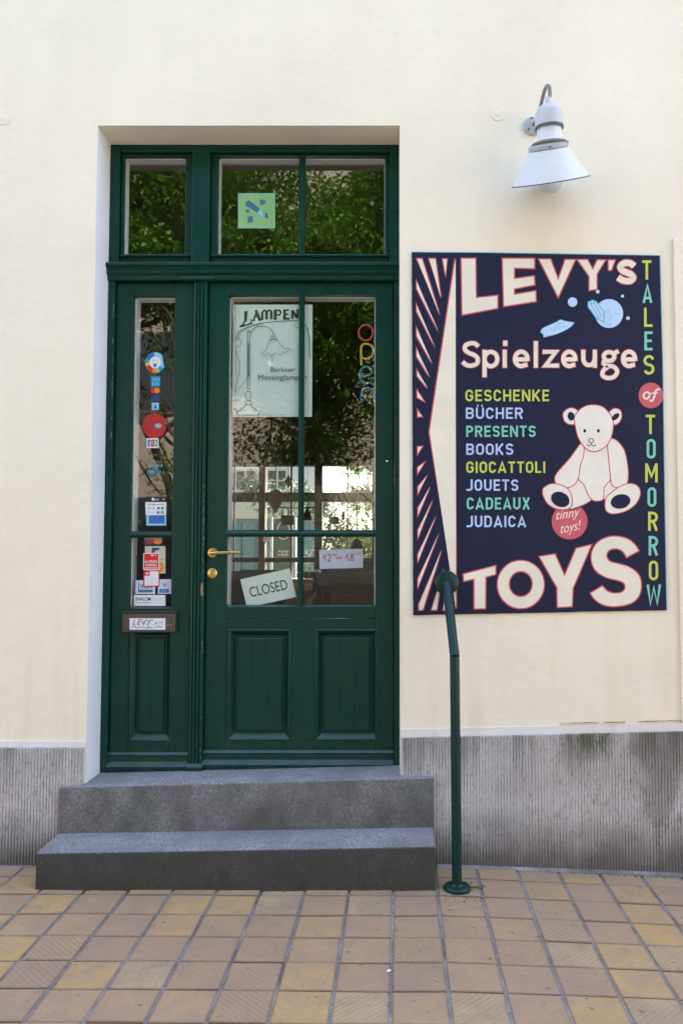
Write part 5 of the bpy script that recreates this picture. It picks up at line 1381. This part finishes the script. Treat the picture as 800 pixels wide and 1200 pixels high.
a, b = at(320, 608, 7.0), at(344, 672, 7.0); obj('board', MB().box(a.x, b.x, 7.0, 7.03, b.z, a.z).box(a.x, a.x + .04, 7.0, 7.05, -.08, b.z).box(b.x - .04, b.x, 7.0, 7.05, -.08, b.z), plain('poster_green', (.04, .09, .075), .5), pb)
pr = Print(7.0, .002, .001); pr.ring(ell(332, 622, 7.2, 10, 0, 30), .9, FM['white']); pr.text('en garage', 326, 338, 644.5, 647, FM['white'], .01); pr.text('in Berlin', 326, 338, 648.5, 651, FM['white'], .01); pr.build('print', pb)
for px in (318, 345.5):
    a = at(px - 1.4, 600, 7.1); b = at(px + 1.4, 600, 7.1); tag(obj('white_post', MB().box(a.x, b.x, 7.1, 7.2, -.08, Z(606, 7.1)), M['yardwhite']), 'white post %s the dark green standing poster' % ('left of' if px < 330 else 'right of'), 'post')

# ------------------------------------------------------------------ trees
def leafmat(name, a, b, c):
    n = N(name); geo = n.n('NewGeometry'); 
    f = n.noise(.9, 3, .6, geo.outputs['Position']); oi = geo.outputs['Random Per Island']
    cc = n.mix(mapr(n, f, .35, .65), a, b); cc = n.mix(n.math('MULTIPLY', oi, .6), cc, c)
    n.col(cc).rough(.5)
    tr_ = n.n('BsdfTranslucent'); n.l(cc, tr_.inputs[0]); mx = n.n('MixShader'); mx.inputs[0].default_value = .35
    out = [x for x in n.t.nodes if x.type == 'OUTPUT_MATERIAL'][0]
    n.l(n.b.outputs[0], mx.inputs[1]); n.l(tr_.outputs[0], mx.inputs[2]); n.l(mx.outputs[0], out.inputs[0]); return n.m
LG = leafmat('leaf_green', (.045, .13, .010), (.11, .25, .016), (.18, .32, .025)); LG2 = leafmat('leaf_yellow_green', (.16, .26, .03), (.10, .20, .03), (.30, .38, .06))
LG3 = leafmat('leaf_grey_green', (.10, .14, .10), (.16, .20, .15), (.07, .14, .06))
BK = plain('tree_bark', (.055, .045, .035), .9, .3, 6, .3)
def tree(name, label, base, h, lean, clumps, nleaf, lsize, lm, seed, group=None, spread=None, trunk_r=.16):
    rr = random.Random(seed); e = thing(name, label, 'tree', base, group)
    B = Vector(base); topv = B + Vector((lean[0], lean[1], h * .72))
    mid_ = B.lerp(topv, .5) + Vector((rr.uniform(-.2, .2), rr.uniform(-.2, .2), 0))
    m = MB(); tp = cat3([B, B.lerp(mid_, .5) + Vector((.05, 0, 0)), mid_, topv], 4); m.tube(tp, [trunk_r * (1 - .75 * i / (len(tp) - 1)) for i in range(len(tp))], 10)
    obj('trunk', m, BK, e, smooth=60)
    m = MB()
    for c, r in clumps:
        c = Vector(c); t = min(max((c.z - r * .5 - B.z) / (h * .72), .3), .95); s = tp[int(t * (len(tp) - 1))]
        mid2 = s.lerp(c, .5) + Vector((rr.uniform(-.2, .2), rr.uniform(-.2, .2), rr.uniform(-.25, .1)))
        L = cat3([s, mid2, c], 3); m.tube(L, [trunk_r * .42 * (1 - .8 * i / (len(L) - 1)) for i in range(len(L))], 6)
        for k in range(5):
            d = Vector((rr.gauss(0, 1), rr.gauss(0, 1), rr.gauss(0, .7))).normalized() * r; m.tube([c.lerp(mid2, .3), c + d * .5, c + d], [.03, .018, .006], 5)
    obj('limb', m, BK, e, smooth=60)
    m = MB(); tot = sum(r ** 2 for _, r in clumps)
    for c, r in clumps:
        c = Vector(c)
        subs = [(c + Vector((rr.gauss(0, 1), rr.gauss(0, 1), rr.gauss(0, .6))).normalized() * r * rr.uniform(.3, 1), rr.uniform(.14, .32) * r) for _ in range(34)]
        for _ in range(int(nleaf * r ** 2 / tot)):
            sc_, sr = rr.choice(subs); d = Vector((rr.gauss(0, 1), rr.gauss(0, 1), rr.gauss(0, .55))) * sr
            p = sc_ + d; a = rr.uniform(0, 6.283); el = rr.gauss(-.35, .5); s = lsize * rr.uniform(.6, 1.3)
            u = Vector((math.cos(a) * math.cos(el), math.sin(a) * math.cos(el), math.sin(el))); v = Vector((-math.sin(a), math.cos(a), rr.gauss(0, .4))).normalized()
            m.quad(p, p + u * s * .5 + v * s * .28, p + u * s, p + u * s * .5 - v * s * .28)
    o = obj('crown', m, lm, e, weld=False); return e
tree('yard_tree', 'yellow-green leafy tree at the right in the rear yard', (-.2, 8.6, -.08), 3.4, (.2, .2), [((-.3, 8.6, 1.6), .5), ((-.15, 8.6, 2.4), .42), ((-.25, 8.7, 3.0), .45), ((.35, 8.5, 1.7), .55)], 7000, .075, LG2, 31, trunk_r=.05)
tree('yard_tree', 'grey-green bush in the middle of the rear yard', (-1.0, 9.2, -.08), 3.0, (.1, .2), [((-1.0, 9.1, 2.3), .36), ((-.65, 9.2, 1.8), .5), ((-1.1, 9.3, 1.3), .45), ((-.6, 9.2, 1.25), .45), ((-.5, 9.4, 2.5), .28)], 8000, .06, LG3, 32, trunk_r=.05)
tree('yard_tree', 'grey-green shrub before the windows of the pale yard building', (-1.9, 10.3, -.08), 3.4, (.1, .2), [((-1.95, 10.3, 2.5), .34), ((-1.5, 10.2, 2.6), .3), ((-2.3, 10.3, 2.75), .3), ((-1.2, 10.3, 2.35), .25)], 4200, .05, LG3, 36, trunk_r=.04)
m = MB(); rr = random.Random(8)
wc = at(404, 592, 8.0)
for i in range(260):
    p = wc + Vector((rr.gauss(0, .03), rr.gauss(0, .04), rr.uniform(-.16, .16))); s = .02; a = rr.uniform(0, 6.28)
    m.quad(p, p + Vector((math.cos(a) * s, math.sin(a) * s, .01)), p + Vector((math.cos(a) * s * .5, math.sin(a) * s * .5, s)))
tag(obj('flower_spike', m, plain('lilac_flowers', (.25, .20, .50), .6), weld=False), 'pale purple flower spike hanging in the rear yard', 'flowers', kind='stuff')

# ================================================================== OPPOSITE SIDE of the lane (seen mirrored in the glass)
OPY = -15.0
op = thing('opposite_house', 'sunlit tan plastered house mirrored in the door glass', 'house', (0, OPY, 0))
M['tan'] = plain('tan_plaster', (.34, .27, .205), .9, .12, 1.2, .2); M['tandark'] = plain('brown_window_frame', (.10, .07, .05), .6)
obj('wall', MB().box(-22, 22, OPY - .4, OPY, -.1, 11), M['tan'], op)
obj('plinth', MB().box(-22, 22, OPY + .001, OPY + .06, -.1, .9), plain('brown_plinth', (.20, .15, .11), .9), op)
for k in range(-6, 7):
    for zz, hh in ((4.9, 1.9), (8.0, 1.8)):
        xx = k * 3.1 + .7; f = obj('window', MB().box(xx - .6, xx + .6, OPY + .001, OPY + .05, zz, zz + hh), M['tandark'], op)
        for sx in (-1, 1): obj('pane', MB().box(xx + sx * .29 - .24, xx + sx * .29 + .24, OPY + .051, OPY + .056, zz + .08, zz + hh - .08), M['darkpane'], f)
for xx in (-5.6, 1.2, 6.5):
    obj('door', MB().box(xx - .75, xx + .75, OPY + .061, OPY + .10, 0, 2.9), plain('dark_door', (.02, .03, .035), .4), op)
trees_g = 'trees behind the photographer'
def twigs(e, c, n, seed):
    rr = random.Random(seed); q = MB(); q2 = MB()
    for i in range(n):
        a = Vector((c[0] + rr.uniform(-1.0, .3), c[1] + rr.uniform(-.4, .4), c[2] + rr.uniform(.3, 1.9))); d = Vector((rr.uniform(.3, 1.0), rr.uniform(-.2, .2), rr.uniform(-1.3, -.5)))
        L = cat3([a, a + d * .4 + Vector((.05, 0, .08)), a + d * .8 + Vector((rr.uniform(-.1, .1), 0, 0)), a + d * 1.25], 4); q.tube(L, [.028 * (1 - .85 * k / (len(L) - 1)) for k in range(len(L))], 5)
        for k in range(5):
            t = L[rr.randrange(3, len(L))]; f = Vector((rr.uniform(-.5, .5), rr.uniform(-.2, .2), rr.uniform(-.4, .2))); q.tube([t, t + f * .5 + Vector((0, 0, .03)), t + f], [.010, .007, .003], 4)
            for j in range(12):
                p = t + f * rr.uniform(.3, 1.1) + Vector((rr.gauss(0, .06), rr.gauss(0, .06), rr.gauss(0, .05))); u = Vector((rr.uniform(-1, 1), rr.uniform(-1, 1), rr.uniform(-1, .4))).normalized() * .09; v = Vector((-u.y, u.x, .02)) * .5
                q2.quad(p, p + u * .5 + v * .6, p + u, p + u * .5 - v * .6)
    obj('branch', q, BK, e, smooth=60); obj('leaves', q2, LG, e, weld=False)
def crown(cx, cy, z0, z1, rx, n, seed):
    rr = random.Random(seed); out = []
    for i in range(n):
        a = rr.uniform(0, 6.28); q = rr.uniform(.2, 1) ; out.append(((cx + math.cos(a) * rx * q, cy + math.sin(a) * rx * .6 * q, rr.uniform(z0, z1)), rr.uniform(.8, 1.35)))
    return out
tree('lane_tree', 'broad leafy tree mirrored in the door and right upper panes', (.9, -9.6, 0), 9, (-.6, .2), crown(.2, -9.4, 4.0, 8.6, 2.6, 20, 1), 90000, .105, LG, 41, trees_g, trunk_r=.17)
lean_ = tree('lane_tree', 'leaning tree mirrored in the tall side glass', (-2.65, -9.0, 0), 9.5, (-2.6, -.2), crown(-3.9, -9.2, 5.0, 9.0, 2.1, 14, 2), 60000, .105, LG, 42, trees_g, trunk_r=.15)
twigs(lean_, (-3.75, -8.8, 2.6), 9, 5); twigs(lean_, (-3.6, -8.8, 4.3), 9, 6); twigs(lean_, (-1.6, -9.4, 2.9), 8, 7)
tree('lane_tree', 'low drooping tree mirrored across the middle of the door', (-1.4, -10.6, 0), 6.4, (.3, 0), crown(-1.2, -10.5, 3.7, 7.2, 2.0, 12, 3), 48000, .10, LG, 43, trees_g, trunk_r=.15)
tree('lane_tree', 'tree left of the leaning one, mirrored at the edge', (-6.8, -10.2, 0), 9, (.3, 0), crown(-6.8, -10, 4.0, 8.8, 2.2, 10, 4), 9000, .18, LG, 44, trees_g, trunk_r=.2)
tree('lane_tree', 'tree far along the lane to the right of the door', (5.2, -9.8, 0), 9, (.3, 0), crown(5.2, -9.8, 3.6, 8.8, 2.4, 10, 5), 9000, .18, LG, 45, trees_g, trunk_r=.2)
